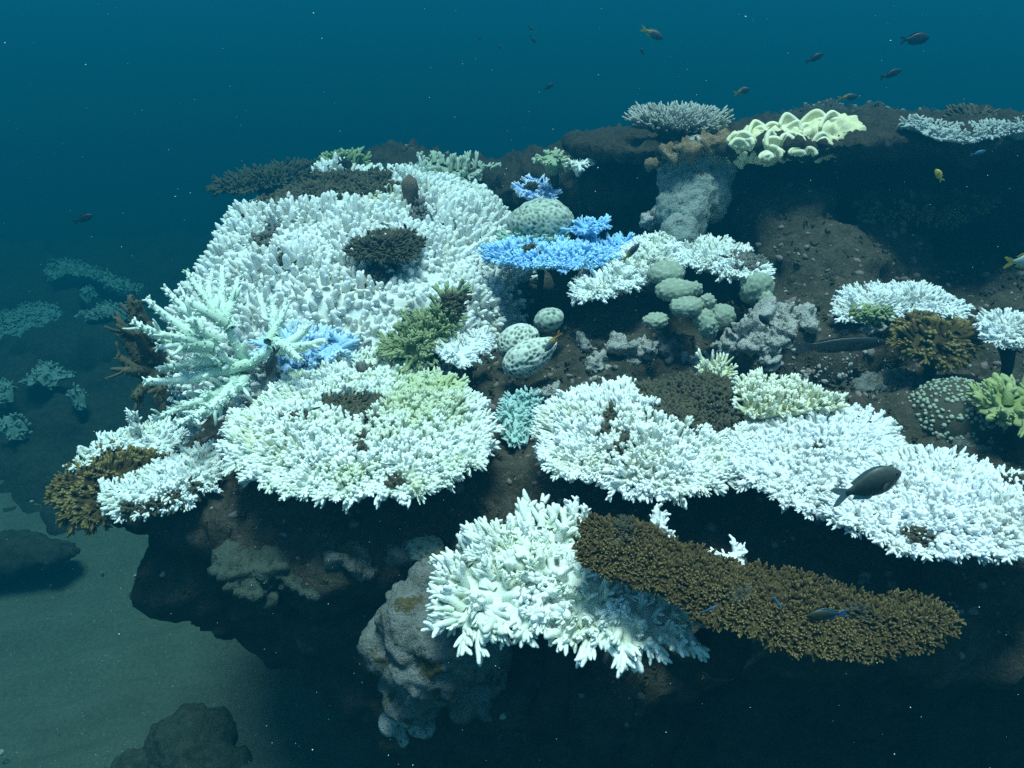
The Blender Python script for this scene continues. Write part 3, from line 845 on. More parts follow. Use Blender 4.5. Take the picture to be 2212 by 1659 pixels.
H1, H2, H3 = (492, 705, 2.02), (470, 755, 1.96), (585, 752, 2.02)
stag('staghorn_coral', 'mint white staghorn coral with long antler branches at left', 'coral', (535, 795, 2.08),
     [(490, 700, 2.02), (470, 760, 1.96), (600, 745, 2.02),
      (405, 588, 2.06, H1), (448, 605, 2.12, H1), (476, 575, 2.18, H1), (520, 600, 2.2, H1), (398, 645, 1.98, H1),
      (312, 637, 1.92, H2), (355, 625, 1.96, H2), (288, 692, 1.88, H2), (318, 716, 1.86, H2), (345, 748, 1.88, H2), (410, 690, 1.90, H2),
      (310, 826, 1.90), (340, 795, 1.96), (395, 780, 1.92),
      (622, 655, 2.1, H3), (585, 640, 2.14, H3), (665, 700, 2.06, H3), (700, 742, 2.0, H3), (650, 775, 1.96, H3)], MINT)
stag('staghorn_coral', 'white staghorn spray drooping over the ledge below the mint antlers', 'coral', (520, 815, 2.06),
     [(345, 905, 1.92), (385, 918, 1.88), (362, 890, 1.95), (420, 905, 1.88), (455, 880, 1.90), (480, 872, 1.92), (440, 850, 1.95), (395, 880, 1.92), (500, 850, 1.95)], MINT, twigs=8)
stag('staghorn_stub', 'white antler stub standing in the gloom behind the brown table', 'coral', (1592, 1215, 1.50),
     [(1585, 1165, 1.50), (1535, 1188, 1.48), (1612, 1185, 1.50), (1560, 1198, 1.5)], WHITE, r0=.008, twigs=1, twl=(.012, .022))
stag('staghorn_stub', 'pale forked sprig at the back edge of the front thicket', 'coral', (1250, 1140, 1.62),
     [(1235, 1085, 1.62), (1252, 1082, 1.62), (1268, 1092, 1.62), (1240, 1100, 1.6)], WHITE, r0=.009, twigs=4, twl=(.014, .026))
stag('staghorn_stub', 'white sprigs poking out behind the top of the brown table', 'coral', (1425, 1150, 1.52),
     [(1432, 1108, 1.52), (1415, 1098, 1.5), (1448, 1150, 1.5), (1440, 1128, 1.5), (1455, 1168, 1.48)], WHITE, r0=.008, twigs=4, twl=(.014, .026))
stag('dead_staghorn', 'dark dead staghorn branches in the murk left of the mint antlers', 'coral', (340, 800, 2.35),
     [(283, 640, 2.3), (250, 688, 2.3), (300, 650, 2.3), (262, 720, 2.3), (255, 770, 2.3), (300, 720, 2.25), (270, 800, 2.25), (290, 860, 2.25), (320, 700, 2.3), (345, 850, 2.2)], DEAD, r0=.018, twigs=10, twl=(.04, .08))
stag('staghorn_stub', 'tiny white sprig at the edge of the left drop', 'coral', (290, 925, 2.12),
     [(281, 884, 2.1), (292, 890, 2.1), (285, 905, 2.1)], WHITE, r0=.008, twigs=2, twl=(.01, .02))

# corymbose bush on the shelf top
def bush(name, label, base, top_pts, mat, n=130, r=.11, L=(.07, .12)):
    B0 = at(*base); root = thing(name, label, 'coral', B0)
    a = rng.uniform(0, 6.283, n); q = np.sqrt(rng.uniform(0, 1, n))
    top = B0 + np.stack([np.cos(a) * q * top_pts[0], np.sin(a) * q * top_pts[1], top_pts[2] * (1 - .25 * q ** 2) * rng.uniform(.85, 1.1, n)], 1)
    st = B0 + np.stack([np.cos(a) * q * top_pts[0] * .5, np.sin(a) * q * top_pts[1] * .5, np.zeros(n) + q * top_pts[2] * .35], 1)
    d = top - st; ln = np.linalg.norm(d, axis=1)
    emit(root, T_FORK, st, nrm(d), ln * .62, ln, mat, 70)
    g = Geo(); g.tube([(0, 0, -.06), (0, 0, 0), (0, 0, .03)], [.05, .045, .03], 9, 0, 0, .15)
    A_ = g.arrays(); link('foot', mesh_from('foot', A_[0], A_[1], M_DARKROCK, A_[2]), root)
BUSHM = coral_mat('half_dead_bush', (.12, .125, .095), (.62, .66, .64), tip_pow=2.4, blot=(.25, .25, .18), blot_amt=.5)
bush('table_coral', 'spiky half dead cup coral perched on top of the dark shelf', (1462, 303, 2.62), (.168, .15, .10), BUSHM, 190)

# ------------------------------------------------------------------ rocks and dead shelf
def rock(name, label, cat, blobs, mat, voxel=.014, amp=(.02, .02, .006), group=None, seed=0.0, fs=1.0):
    """blobs: (px, py, d, rx, ry, rz[, rotz])"""
    B = []
    for b in blobs:
        P = at(b[0], b[1], b[2]) if b[2] else drop(b[0], b[1])[0]
        B.append((tuple(P), tuple(b[3:6]), *(b[6:])))
    me = blob_mesh(name, B, voxel, mat, amp, seed, fs)
    c = Vector(B[0][0])
    me.transform(Matrix.Translation(-c))
    o = link(name, me, None, c)
    if label: tag(o, label, cat, group)
    return o
SHELF = [(px, 0, d, rx, .46, rz, 0, -math.radians(10)) for px, d, rx, rz in
         [(1330, 2.95, .16, .022), (1420, 2.9, .20, .028), (1520, 2.85, .22, .034), (1640, 2.8, .24, .04), (1760, 2.76, .26, .046), (1880, 2.72, .26, .055), (2000, 2.7, .28, .055), (2130, 2.68, .30, .055), (2290, 2.66, .32, .055), (2450, 2.66, .3, .06)]]
SHELF += [(px + 20, 0, d + .42, rx * 1.15, .40, .04, 0, -math.radians(10)) for (px, _, d, rx, *q) in SHELF[1:]]
SHELF = [(px, 312 - (px - 1330) * .034 if px < 1900 else 291, *r) for (px, _, *r) in SHELF]
rock('dead_table_shelf', 'dark overhanging shelf of dead table coral above the cave at upper right', 'dead coral', SHELF, M_DARKROCK, .013, (.022, .022, .012), fs=2.2)
rock('dead_coral_ridge', 'dark hummock of dead coral left of the shelf on the skyline', 'dead coral',
     [(1140, 385, 3.2, .16, .2, .06), (1220, 372, 3.1, .16, .2, .07), (1300, 395, 3.0, .2, .2, .06), (1380, 395, 2.9, .2, .2, .05), (1050, 400, 3.3, .2, .2, .05), (940, 388, 3.5, .28, .2, .06), (850, 360, 3.7, .2, .2, .06)], M_DARKROCK, .014, (.03, .035, .010), seed=3, fs=2)
rock('pale_coral_stem', 'pale dead coral stem like a pillar holding up the dark shelf', 'dead coral',
     [(1460, 365, 2.54, .05, .05, .06), (1560, 360, 2.52, .045, .05, .07), (1468, 425, 2.53, .045, .045, .08), (1550, 420, 2.52, .035, .045, .08), (1455, 490, 2.5, .035, .04, .06), (1515, 345, 2.52, .085, .07, .05), (1512, 385, 2.52, .075, .06, .07), (1500, 430, 2.50, .068, .055, .08), (1485, 475, 2.48, .060, .05, .08), (1465, 520, 2.45, .055, .05, .07), (1445, 410, 2.55, .03, .03, .05), (1440, 460, 2.52, .035, .035, .06)],
     M_PILLAR, .007, (.012, .008, .0045), seed=5, fs=3.0)
rock('brown_crust', 'lumpy brown and white crust capping the pale stem', 'dead coral',
     [(1455, 335, 2.46, .03, .03, .014), (1490, 322, 2.44, .035, .03, .016), (1535, 312, 2.44, .04, .03, .016), (1570, 305, 2.45, .03, .03, .014), (1420, 350, 2.5, .022, .02, .010)], rock_mat('tan_crust', [(.22, .15, .08), (.15, .11, .06), (.30, .24, .16), (.38, .33, .25)]), .005, (.016, .02, .006), seed=6, fs=4)
rock('coral_ball', 'small whitish ball of coral on the brown crust of the stem', 'coral', [(1503, 304, 2.44, .026, .026, .018)], M_WHITEROCK, .006, (.005, .006, .002), seed=8)
rock('stone_slab', 'flat mauve grey slab lying in the cave right of the pale stem', 'rock', [(1610, 408, 2.85, .10, .10, .035, .3), (1655, 420, 2.82, .07, .10, .035, -.2), (1580, 412, 2.9, .05, .08, .03)], M_PINK, .010, (.01, .01, .004), seed=9)
rock('pale_crust_boulder', 'pale grey encrusted boulder at the lower centre below the white thicket', 'rock',
     [(960, 1290, 1.70, .075, .09, .06), (900, 1345, 1.66, .07, .08, .06), (980, 1370, 1.64, .10, .09, .07), (950, 1430, 1.66, .09, .08, .07), (1030, 1440, 1.68, .06, .07, .07), (1000, 1505, 1.70, .035, .05, .05), (1040, 1490, 1.72, .03, .05, .06), (900, 1480, 1.72, .07, .07, .05), (860, 1380, 1.72, .06, .07, .05)], M_PALEROCK, .008, (.022, .016, .006), seed=11, fs=2.2)
rock('rock_knuckle', 'white streaked rock lumps at the foot of the pale boulder', 'rock',
     [(850, 1560, 1.78, .025, .03, .022), (885, 1552, 1.76, .02, .02, .02), (910, 1570, 1.76, .03, .03, .014), (870, 1600, 1.78, .016, .02, .025)], M_WHITEROCK, .008, (.012, .014, .004), seed=12)
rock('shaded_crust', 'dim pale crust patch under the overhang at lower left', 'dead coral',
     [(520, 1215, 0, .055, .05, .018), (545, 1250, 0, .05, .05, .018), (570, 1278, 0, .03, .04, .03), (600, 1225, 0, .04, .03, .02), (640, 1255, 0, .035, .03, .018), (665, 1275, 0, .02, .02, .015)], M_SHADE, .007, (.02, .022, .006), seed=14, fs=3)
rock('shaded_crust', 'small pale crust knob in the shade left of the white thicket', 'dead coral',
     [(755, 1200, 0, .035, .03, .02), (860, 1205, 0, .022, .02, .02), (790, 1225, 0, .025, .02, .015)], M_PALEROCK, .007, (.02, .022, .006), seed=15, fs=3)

for lab, bl, mt, sd in [
    ('ring of bleached rubble round a dark hole, middle right', [(1592, 735, 0, .03, .03, .025), (1618, 712, 0, .035, .03, .03), (1648, 690, 0, .035, .03, .03), (1690, 682, 0, .035, .03, .028), (1728, 692, 0, .03, .03, .025), (1745, 712, 0, .02, .02, .02),
        (1700, 722, 0, .04, .03, .025), (1670, 742, 0, .045, .035, .024), (1635, 742, 0, .035, .03, .022), (1660, 708, 0, .012, .012, .02)], M_WHITEROCK, 21),
    ('white knobbly rubble trailing down left from the rubble ring', [(1560, 765, 0, .035, .03, .022), (1585, 752, 0, .03, .03, .02), (1545, 788, 0, .03, .03, .02), (1500, 782, 0, .028, .025, .016), (1520, 795, 0, .02, .02, .016), (1478, 772, 0, .02, .02, .014)], M_WHITEROCK, 22),
    ('small white rubble scrap below the rubble ring', [(1660, 776, 0, .022, .02, .012), (1672, 790, 0, .012, .012, .02)], M_WHITEROCK, 23),
    ('white three lobed knob of coral rubble left of centre', [(1283, 795, 0, .020, .02, .028), (1298, 775, 0, .018, .018, .018), (1306, 795, 0, .017, .018, .02), (1288, 815, 0, .012, .012, .02)], M_WHITEROCK, 24),
    ('pair of grey white rubble balls with a brown cap', [(1350, 750, 0, .032, .03, .022), (1395, 752, 0, .028, .03, .022), (1318, 752, 0, .018, .02, .014), (1362, 772, 0, .012, .012, .018)], M_WHITEROCK, 25),
    ('brown and white lump right of the rubble balls', [(1440, 742, 0, .030, .03, .018), (1462, 750, 0, .024, .024, .018), (1452, 765, 0, .02, .02, .015)], M_PALEROCK, 26),
    ('little grey white knob by the orange tailed fish', [(1265, 742, 0, .022, .02, .015)], M_WHITEROCK, 27),
    ('white elongated scrap at the back edge of the front centre table', [(1190, 845, 0, .03, .03, .016), (1160, 855, 0, .014, .014, .02), (1210, 858, 0, .02, .02, .016)], M_WHITEROCK, 28),
    ('white sliver of rubble under the bluish white table', [(1880, 705, 0, .035, .025, .014), (1858, 712, 0, .014, .014, .008)], M_WHITEROCK, 29),
    ('pale smooth lump half buried between the right hand tables', [(2100, 965, 0, .035, .03, .01)], M_PALEROCK, 30),
    ('grey crust mound in front of the brown bushy coral', [(1890, 820, 0, .06, .05, .02), (1925, 825, 0, .05, .05, .022), (1880, 835, 0, .03, .03, .015)], M_PALEROCK, 31),
    ('white scrap beside the cave floor stones', [(1400, 478, 2.55, .018, .016, .014), (1425, 468, 2.55, .018, .016, .02)], M_WHITEROCK, 32),
    ('tiny white splinter of rubble left of the pit', [(1190, 800, 0, .009, .01, .014), (1178, 815, 0, .006, .006, .006)], M_WHITEROCK, 33)]:
    rock('coral_rubble', lab, 'rubble', bl, mt, .0042, (.016, .020, .006), seed=sd, fs=4.0)

# far left reef and its hazy corals
FB = [((-2.6, 4.4, .0), (1.0, 1.5, .30)), ((-2.2, 5.8, -.1), (1.9, .9, .16)), ((-3.6, 4.6, .0), (.8, 1.6, .26)), ((-1.4, 4.6, -.1), (.8, .9, .25)), ((-1.5, 3.9, -.25), (.45, .8, .20))]
FB = [(tuple(CAM + (np.array(c) - CAM) * 1.75), tuple(np.array(r) * 1.75)) for c, r in FB]
FB += [(tuple(at(px, py, d) - np.array((0, 0, h))), (rx, ry, h + .06)) for px, py, d, rx, ry, h in
       [(60, 980, 5.3, .55, .40, .3), (180, 900, 5.6, .60, .45, .3), (40, 830, 6.1, .6, .5, .3), (260, 960, 5.2, .40, .40, .25), (300, 800, 6.2, .6, .5, .3), (150, 1050, 5.0, .42, .30, .22), (200, 720, 7.0, .9, .6, .3)]]
far = link('far_reef', blob_mesh('far_reef', FB, .06, M_DARKROCK, (.16, .08, .012)))
far['kind'] = 'structure'
_dg = bpy.context.evaluated_depsgraph_get()
FAR_BVH = [BVHTree.FromObject(far, _dg), BVHTree.FromObject(sand_o, _dg)]
def far_depth(px, py):
    r = Vector(ray(px, py).tolist()); best = 9e9
    for b_ in FAR_BVH:
        h = b_.ray_cast(Vector(CAM.tolist()), r.normalized())
        if h[0] is not None: best = min(best, h[3] / r.length)
    return best
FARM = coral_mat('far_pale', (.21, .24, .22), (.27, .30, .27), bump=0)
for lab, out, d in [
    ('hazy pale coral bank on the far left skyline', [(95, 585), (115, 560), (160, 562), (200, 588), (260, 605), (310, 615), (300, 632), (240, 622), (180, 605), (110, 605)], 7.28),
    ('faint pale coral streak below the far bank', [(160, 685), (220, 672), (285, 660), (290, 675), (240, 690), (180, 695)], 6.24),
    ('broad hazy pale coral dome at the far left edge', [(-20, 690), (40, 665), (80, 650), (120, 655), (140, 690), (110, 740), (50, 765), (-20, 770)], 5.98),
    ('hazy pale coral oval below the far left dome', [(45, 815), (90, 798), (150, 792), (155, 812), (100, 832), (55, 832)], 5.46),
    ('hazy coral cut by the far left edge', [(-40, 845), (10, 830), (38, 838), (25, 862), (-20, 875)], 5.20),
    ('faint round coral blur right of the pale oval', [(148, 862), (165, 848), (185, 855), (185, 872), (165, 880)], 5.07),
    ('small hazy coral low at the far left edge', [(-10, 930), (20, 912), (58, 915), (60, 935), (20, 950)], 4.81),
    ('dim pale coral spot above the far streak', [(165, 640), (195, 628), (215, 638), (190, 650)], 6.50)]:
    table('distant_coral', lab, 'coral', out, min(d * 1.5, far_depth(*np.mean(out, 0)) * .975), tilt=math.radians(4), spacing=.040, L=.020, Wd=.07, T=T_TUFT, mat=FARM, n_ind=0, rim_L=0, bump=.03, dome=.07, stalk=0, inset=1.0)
for lab, bl, mt, sd in [
    ('dark blurred boulder on the sand at far left', [(50, 1195, 4.3, .22, .10, .07), (0, 1205, 4.3, .22, .12, .08), (120, 1190, 4.35, .14, .08, .04)], M_DARKROCK, 41),
    ('dark mossy boulder on the sand at the bottom left', [(400, 1600, 3.5, .15, .14, .09), (450, 1592, 3.55, .12, .12, .09), (345, 1640, 3.5, .12, .1, .06), (430, 1650, 3.45, .20, .1, .07), (300, 1655, 3.45, .12, .1, .05)], M_REEF, 42),
    ('dark stone at the very left edge near the bottom', [(5, 1592, 3.75, .11, .1, .09)], M_DARKROCK, 43),
    ('little stone at the left edge above the dark stone', [(3, 1385, 4.0, .06, .06, .04)], M_DARKROCK, 44)]:
    rock('sand_boulder', lab, 'rock', bl, mt, .02, (.04, .03, .01), seed=sd)

# ------------------------------------------------------------------ honeycomb and lobed corals
def ico(sub):
    bm = bmesh.new(); bmesh.ops.create_icosphere(bm, subdivisions=sub, radius=1)
    V = np.array([v.co[:] for v in bm.verts]); F = np.array([[v.index for v in f.verts] for f in bm.faces]); bm.free()
    return V, F
ICO5, ICO4 = ico(5), ico(4)
def honey(V, cell, depth, seed):
    """pits with raised walls; returns displaced points along the given radial direction and wall height"""
    h = np.zeros(len(V))
    for i, v in enumerate(V):
        d, _ = noise.voronoi(Vector((v / cell + seed).tolist()))
        h[i] = max(0.0, min(1.0, 1.25 - (d[1] - d[0]) / .34))
    return h
def honey_coral(name, label, lumps, mat, cell=.0125, depth=.0045, zoff=0.0, bumpy=False, sub=ICO5, cat='coral', group=None, names='head'):
    """lumps: (px,py,d or 0,rx,ry,rz,rotz)"""
    P0 = at(*lumps[0][:3]) if lumps[0][2] else drop(*lumps[0][:2])[0]
    root = thing(name, label, cat, P0, group)
    for li, (px, py, d, rx, ry, rz, rot, *tl) in enumerate(lumps):
        P = (at(px, py, d) if d else drop(px, py)[0]) - P0
        V, F = sub
        V = V * np.array((rx, ry, rz)); c, s = math.cos(rot), math.sin(rot)
        k = np.array([1 + .16 * noise.noise(Vector((v * 14 + li * 5 + px).tolist())) + .05 * noise.noise(Vector((v * 40 + px).tolist())) for v in V]); V = V * k[:, None]
        h = honey(V, cell, depth, li * 3.1 + px)
        nn = nrm(V / np.array((rx, ry, rz)) ** 2)
        V = V + nn * ((h if not bumpy else (1 - h) * .8) * depth)[:, None]
        V = np.column_stack([V[:, 0] * c - V[:, 1] * s, V[:, 0] * s + V[:, 1] * c, V[:, 2]])
        if tl:
            c, s = math.cos(tl[0]), math.sin(tl[0]); V = np.column_stack([V[:, 0] * c - V[:, 2] * s, V[:, 1], V[:, 0] * s + V[:, 2] * c])
        o = link(names, mesh_from(names, V, F, mat, h if not bumpy else .5 + .5 * (1 - h)), root, P)
    return root
honey_coral('honeycomb_coral', 'grey green honeycomb dome with a dent, behind the blue table', [(1168, 480, 2.56, .088, .075, .062, 0, -.12)], BRAIN, .0115)
honey_coral('honeycomb_coral', 'twin pale green honeycomb heads at the centre', [(1140, 772, 2.1, .064, .036, .036, .1, .55), (1118, 738, 2.18, .050, .04, .036, .1, .45), (1180, 748, 2.12, .024, .02, .016, .4, .5)], BRAINW, .0115, .005)
honey_coral('honeycomb_coral', 'small grey pitted knob above the twin heads', [(1186, 690, 2.28, .036, .03, .026, .0, .35)], BRAIN, .012, .004, sub=ICO4)
for lab, L_ in [('round lobed greenish coral just under the slanting white table', [(1440, 592, 2.27, .055, .05, .036, 0)]),
                ('greenish lobed coral head with a small side bump', [(1455, 628, 2.22, .052, .045, .032, .2), (1500, 625, 2.24, .022, .022, .022, 0)]),
                ('greenish lobed coral spilling down to the right', [(1485, 662, 2.19, .050, .04, .028, .3), (1528, 652, 2.2, .022, .02, .022, 0), (1520, 690, 2.2, .03, .03, .03, 0)]),
                ('flat greenish netted coral patch left of the lobes', [(1415, 692, 2.17, .036, .03, .020, .3)]),
                ('pale oval coral knob at the foot of the lobes', [(1532, 708, 2.14, .024, .024, .036, 0)]),
                ('dim lobed coral in shade right of the lobes', [(1560, 685, 2.24, .04, .04, .04, 0)]),
                ('pale plated coral bracket under the notched white table', [(1635, 625, 2.28, .050, .04, .05, .2), (1655, 655, 2.26, .022, .03, .035, 0)])]:
    honey_coral('lobed_coral', lab, [(*l[:3], l[3] * .85, l[4] * .8, l[5] * .82, l[6]) for l in L_], KNOB, .010, .006, bumpy=True, sub=ICO4, names='lobe')
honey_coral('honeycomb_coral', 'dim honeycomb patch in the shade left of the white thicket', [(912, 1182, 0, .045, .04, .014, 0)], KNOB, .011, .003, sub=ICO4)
def polyp_dome():
    P, _ = drop(2065, 880); P = P - np.array((0, 0, .025)); root = thing('polyp_coral', 'dark dome coral dotted with pale polyps at the right edge', 'coral', P)
    V, F = ICO4; V = V * np.array((.105, .10, .085))
    link('head', mesh_from('head', V, F, DEAD, np.full(len(V), .4)), root)
    N = 1000; i = np.arange(N) + .5; ph = np.arccos(1 - 2 * i / N); th = math.pi * (1 + 5 ** .5) * i
    S = np.stack([np.cos(th) * np.sin(ph), np.sin(th) * np.sin(ph), np.cos(ph)], 1)
    S = nrm(S + rng.normal(0, .035, S.shape)); S = S[(S[:, 2] > -.3) & (S[:, 1] < .5)]
    S = S[(fbm(S, 2.2, 6.0, 2) > -.25)]
    bV, bF = ico(1); tm = [(bV * np.array((1, 1, .7)), bF, np.clip(bV[:, 2] * .5 + .6, 0, 1))]
    n = len(S); emit(root, tm, P + S * np.array((.105, .10, .085)), S, np.full(n, .0048) * rng.uniform(.6, 1.35, n), np.full(n, .006) * rng.uniform(.6, 1.3, n), KNOB, 120, 'polyp')
polyp_dome()

# barrel of dead sponge on the mound
def sponge(px, py, d, h, r, label):
    P = at(px, py, d); g = Geo(); z = np.linspace(0, 1, 7)
    g.tube(np.column_stack([0 * z, 0 * z, z * h]), r * np.array((.45, .62, .78, .92, 1.0, 1.0, .86)), 14, 0, 1, .09)
    V, F, T = g.arrays(); o = link('barrel_sponge', mesh_from('barrel_sponge', V, F, rock_mat('sponge_brown', [(.16, .11, .09), (.12, .09, .07), (.2, .15, .12), (.25, .2, .16)]), T), None, P)
    tag(o, label, 'sponge')
sponge(887, 445, 2.72, .080, .026, 'brownish barrel sponge rising from the back of the white mound')

# yellow cup coral
def lobe_mesh(seed, w, h, mat):
    """a thick upright frond folded like an ear, rim curling outward"""
    r = np.random.default_rng(seed); bm = bmesh.new(); nu, nv = 19, 10; grid = []
    p1, p2 = r.uniform(0, 6.28, 2); curl = r.uniform(.5, 1.1); lean = r.uniform(-.2, .3)
    for j in range(nv):
        v = j / (nv - 1); row = []
        for i in range(nu):
            u = -1 + 2 * i / (nu - 1)
            half = w * (.35 + .65 * math.sin(min(1, v * 1.15) * 1.45))
            x = half * u * (1 - .12 * u * u)
            y = -curl * w * .9 * u * u * (.5 + .5 * v) + w * .35 * math.sin(v * 2.2) + .10 * w * math.sin(3.2 * u + p1) * v + lean * w * v
            z = h * v * (1 - .34 * u * u) + .05 * h * math.sin(4.1 * u + p2) * v
            row.append(bm.verts.new((x, y, z)))
        grid.append(row)
    for j in range(nv - 1):
        for i in range(nu - 1): bm.faces.new((grid[j][i], grid[j][i + 1], grid[j + 1][i + 1], grid[j + 1][i]))
    bmesh.ops.recalc_face_normals(bm, faces=bm.faces)
    bmesh.ops.solidify(bm, geom=list(bm.faces), thickness=.011)
    bmesh.ops.smooth_vert(bm, verts=bm.verts, factor=.5, use_axis_x=True, use_axis_y=True, use_axis_z=True)
    me = bpy.data.meshes.new('lobe'); bm.to_mesh(me); bm.free()
    me.polygons.foreach_set('use_smooth', np.ones(len(me.polygons), bool)); me.materials.append(mat)
    a = me.attributes.new('tip', 'FLOAT', 'POINT'); a.data.foreach_set('value', np.array([max(0, min(1, (v.co.z / h) ** 2)) for v in me.vertices], np.float32))
    return me
def cup():
    P0 = at(1700, 305, 2.5); root = thing('cup_coral', 'pale yellow ruffled cup coral on the shelf edge', 'coral', P0)
    for k, (px, py, d, w, h, rz, ti) in enumerate([(1585, 312, 2.42, .036, .045, .4, .45), (1608, 318, 2.40, .032, .045, -.5, .6), (1628, 302, 2.46, .034, .058, .2, .1), (1652, 318, 2.40, .034, .050, .7, .5), (1668, 303, 2.46, .032, .058, -.3, .1),
        (1690, 318, 2.40, .032, .055, .4, .4), (1698, 300, 2.46, .032, .075, .2, .0), (1720, 316, 2.41, .034, .052, -.6, .5), (1738, 305, 2.45, .032, .05, .5, .2), (1756, 298, 2.48, .040, .080, -.3, .1), (1782, 295, 2.47, .044, .078, .2, .2),
        (1802, 290, 2.47, .038, .055, -.4, .4), (1822, 282, 2.50, .032, .036, .5, .5), (1645, 342, 2.37, .022, .030, .3, .6), (1766, 315, 2.41, .030, .042, .3, .6), (1712, 330, 2.38, .026, .032, .3, .8), (1674, 332, 2.38, .026, .034, -.4, .8), (1740, 325, 2.39, .026, .034, .2, .8)]):
        for q_ in range(2):
          o = link('lobe', lobe_mesh(k + 40 * q_, w * (1.3, 1.0)[q_], h * (.92, .75)[q_], YELLOW), root)
          if q_: px, py, d, rz = px + 13, py + 5, d - .015, rz - .7
          o.matrix_basis = Matrix.Translation((at(px, py, d) - P0).tolist()) @ Matrix.Rotation(rz, 4, 'Z') @ Matrix.Rotation(ti, 4, 'X')
    B = [(tuple(at(px, 320 - (px - 1590) * .10, 2.47)), (.038, .06, .042)) for px in range(1590, 1840, 20)]
    me = blob_mesh('cup_base', B, .008, YELLOW, (.01, .02, .004), 4, 3); me.transform(Matrix.Translation((-P0).tolist())); link('cup_base', me, root)
cup()
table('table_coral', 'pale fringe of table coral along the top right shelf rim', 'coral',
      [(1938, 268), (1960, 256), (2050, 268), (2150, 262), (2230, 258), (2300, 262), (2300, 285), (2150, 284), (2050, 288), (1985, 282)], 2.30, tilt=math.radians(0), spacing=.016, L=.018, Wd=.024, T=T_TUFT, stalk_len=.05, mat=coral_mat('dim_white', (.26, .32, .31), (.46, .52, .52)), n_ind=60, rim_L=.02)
table('brown_coral', 'blackish bush coral behind the pale fringe at top right', 'coral',
      [(2045, 255), (2070, 242), (2120, 240), (2165, 252), (2130, 262), (2080, 264)], 2.5, tilt=math.radians(6), spacing=.022, L=.045, Wd=.036, mat=DEAD, n_ind=30, rim_L=.045, stalk_len=.04)
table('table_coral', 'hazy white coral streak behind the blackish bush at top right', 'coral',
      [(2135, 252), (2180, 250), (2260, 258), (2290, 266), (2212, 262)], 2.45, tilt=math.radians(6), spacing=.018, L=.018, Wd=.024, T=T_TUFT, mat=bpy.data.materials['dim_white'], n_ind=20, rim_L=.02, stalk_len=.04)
table('table_coral', 'blue white broken coral plates in front of the skyline ridge', 'coral',
      [(1105, 408), (1125, 395), (1180, 400), (1212, 410), (1200, 420), (1140, 418)], 2.85, tilt=math.radians(8), spacing=.016, L=.030, Wd=.026, mat=coral_mat('blue_white', (.22, .42, .85), (.75, .84, .92)), n_ind=60, rim_L=.035, patches=[(1150, 408, 14, 4, D, .4, 0)])
table('table_coral', 'blue white broken coral strip just above the broken plates', 'coral',
      [(1130, 390), (1150, 382), (1200, 385), (1250, 398), (1272, 405), (1250, 412), (1200, 402), (1150, 396)], 2.92, tilt=math.radians(8), roll=math.radians(-3), spacing=.016, L=.030, Wd=.026, mat=coral_mat('blue_white_strip', (.22, .42, .85), (.78, .86, .92)), n_ind=60, rim_L=.035, patches=[(1215, 396, 10, 5, D, .4, 0)])

# ------------------------------------------------------------------ loose bits on the reef and on the sand
def scatter_bits():
    bV, bF = ico(1)
    temps = []
    for k in range(5):
        r = np.random.default_rng(k)
        temps.append((bV * (1 + r.uniform(-.35, .35, (len(bV), 1))) * np.array((1, .8, .6)), bF, r.uniform(0, 1, len(bV))))
    for name, N, mat, smin, smax in (('reef_rubble', 7000, M_PINK, .003, .016), ('shell_grit', 800, M_WHITEROCK, .002, .010), ('turf_algae', 6500, DEAD, .008, .020)):
        pos = []; nor = []
        while len(pos) < N:
            x, y = rng.uniform(-1.1, 2.3), rng.uniform(.9, 4.2)
            h = BVH.ray_cast(Vector((x, y, 3)), Vector((0, 0, -1)))
            if h[0] is None or h[0].z < .4: continue
            pos.append(h[0][:]); nor.append(h[1][:])
        if name == 'shell_grit':
            for _ in range(160):
                P_, N_ = drop(rng.normal(1830, 90), rng.normal(805, 25)); pos.append(tuple(P_)); nor.append(tuple(N_))
        pos = np.array(pos); nor = np.array(nor); n = len(pos)
        sc = smin + (smax - smin) * rng.uniform(0, 1, n) ** 3
        if name == 'turf_algae':
            V, F, T = inst_arrays(T_TUFT, rng.integers(0, len(T_TUFT), n), frames(nrm(nor + rng.normal(0, .3, nor.shape)), rng.uniform(0, 6, n), sc * 1.3, sc), pos)
        else:
            V, F, T = inst_arrays(temps, rng.integers(0, 5, n), frames(nrm(nor + rng.normal(0, .5, nor.shape)), rng.uniform(0, 6, n), sc, sc), pos)
        o = link(name, mesh_from(name, V, F, mat, T)); o['kind'] = 'stuff'
    # grit on the sand
    n = 260
    x = rng.uniform(-3.4, .8, n); y = rng.uniform(1.0, 6.5, n); sc = .003 + .011 * rng.uniform(0, 1, n) ** 6
    pos = np.stack([x, y, np.full(n, -.688)], 1)
    V, F, T = inst_arrays(temps, rng.integers(0, 5, n), frames(nrm(np.array((0, 0, 1.0)) + rng.normal(0, .5, (n, 3))), rng.uniform(0, 6, n), sc * 1.4, sc), pos)
    o = link('sand_grit', mesh_from('sand_grit', V, F, M_WHITEROCK, T)); o['kind'] = 'stuff'
    # drifting specks
    n = 750
    d = rng.uniform(.8, 3.2, n); px = rng.uniform(0, 2212, n); py = rng.uniform(0, 1659, n)
    pos = np.array([at(a, b, c) for a, b, c in zip(px, py, d)])
    sc = .00035 + .0007 * rng.uniform(0, 1, n) ** 3
    V, F, T = inst_arrays(temps, rng.integers(0, 5, n), frames(rng.normal(0, 1, (n, 3)), rng.uniform(0, 6, n), sc, sc), pos)
    m, nn, l, p = mk_mat('speck'); p.inputs['Base Color'].default_value = (.75, .73, .62, 1)
    o = link('drifting_specks', mesh_from('drifting_specks', V, F, m, T)); o['kind'] = 'stuff'
scatter_bits()

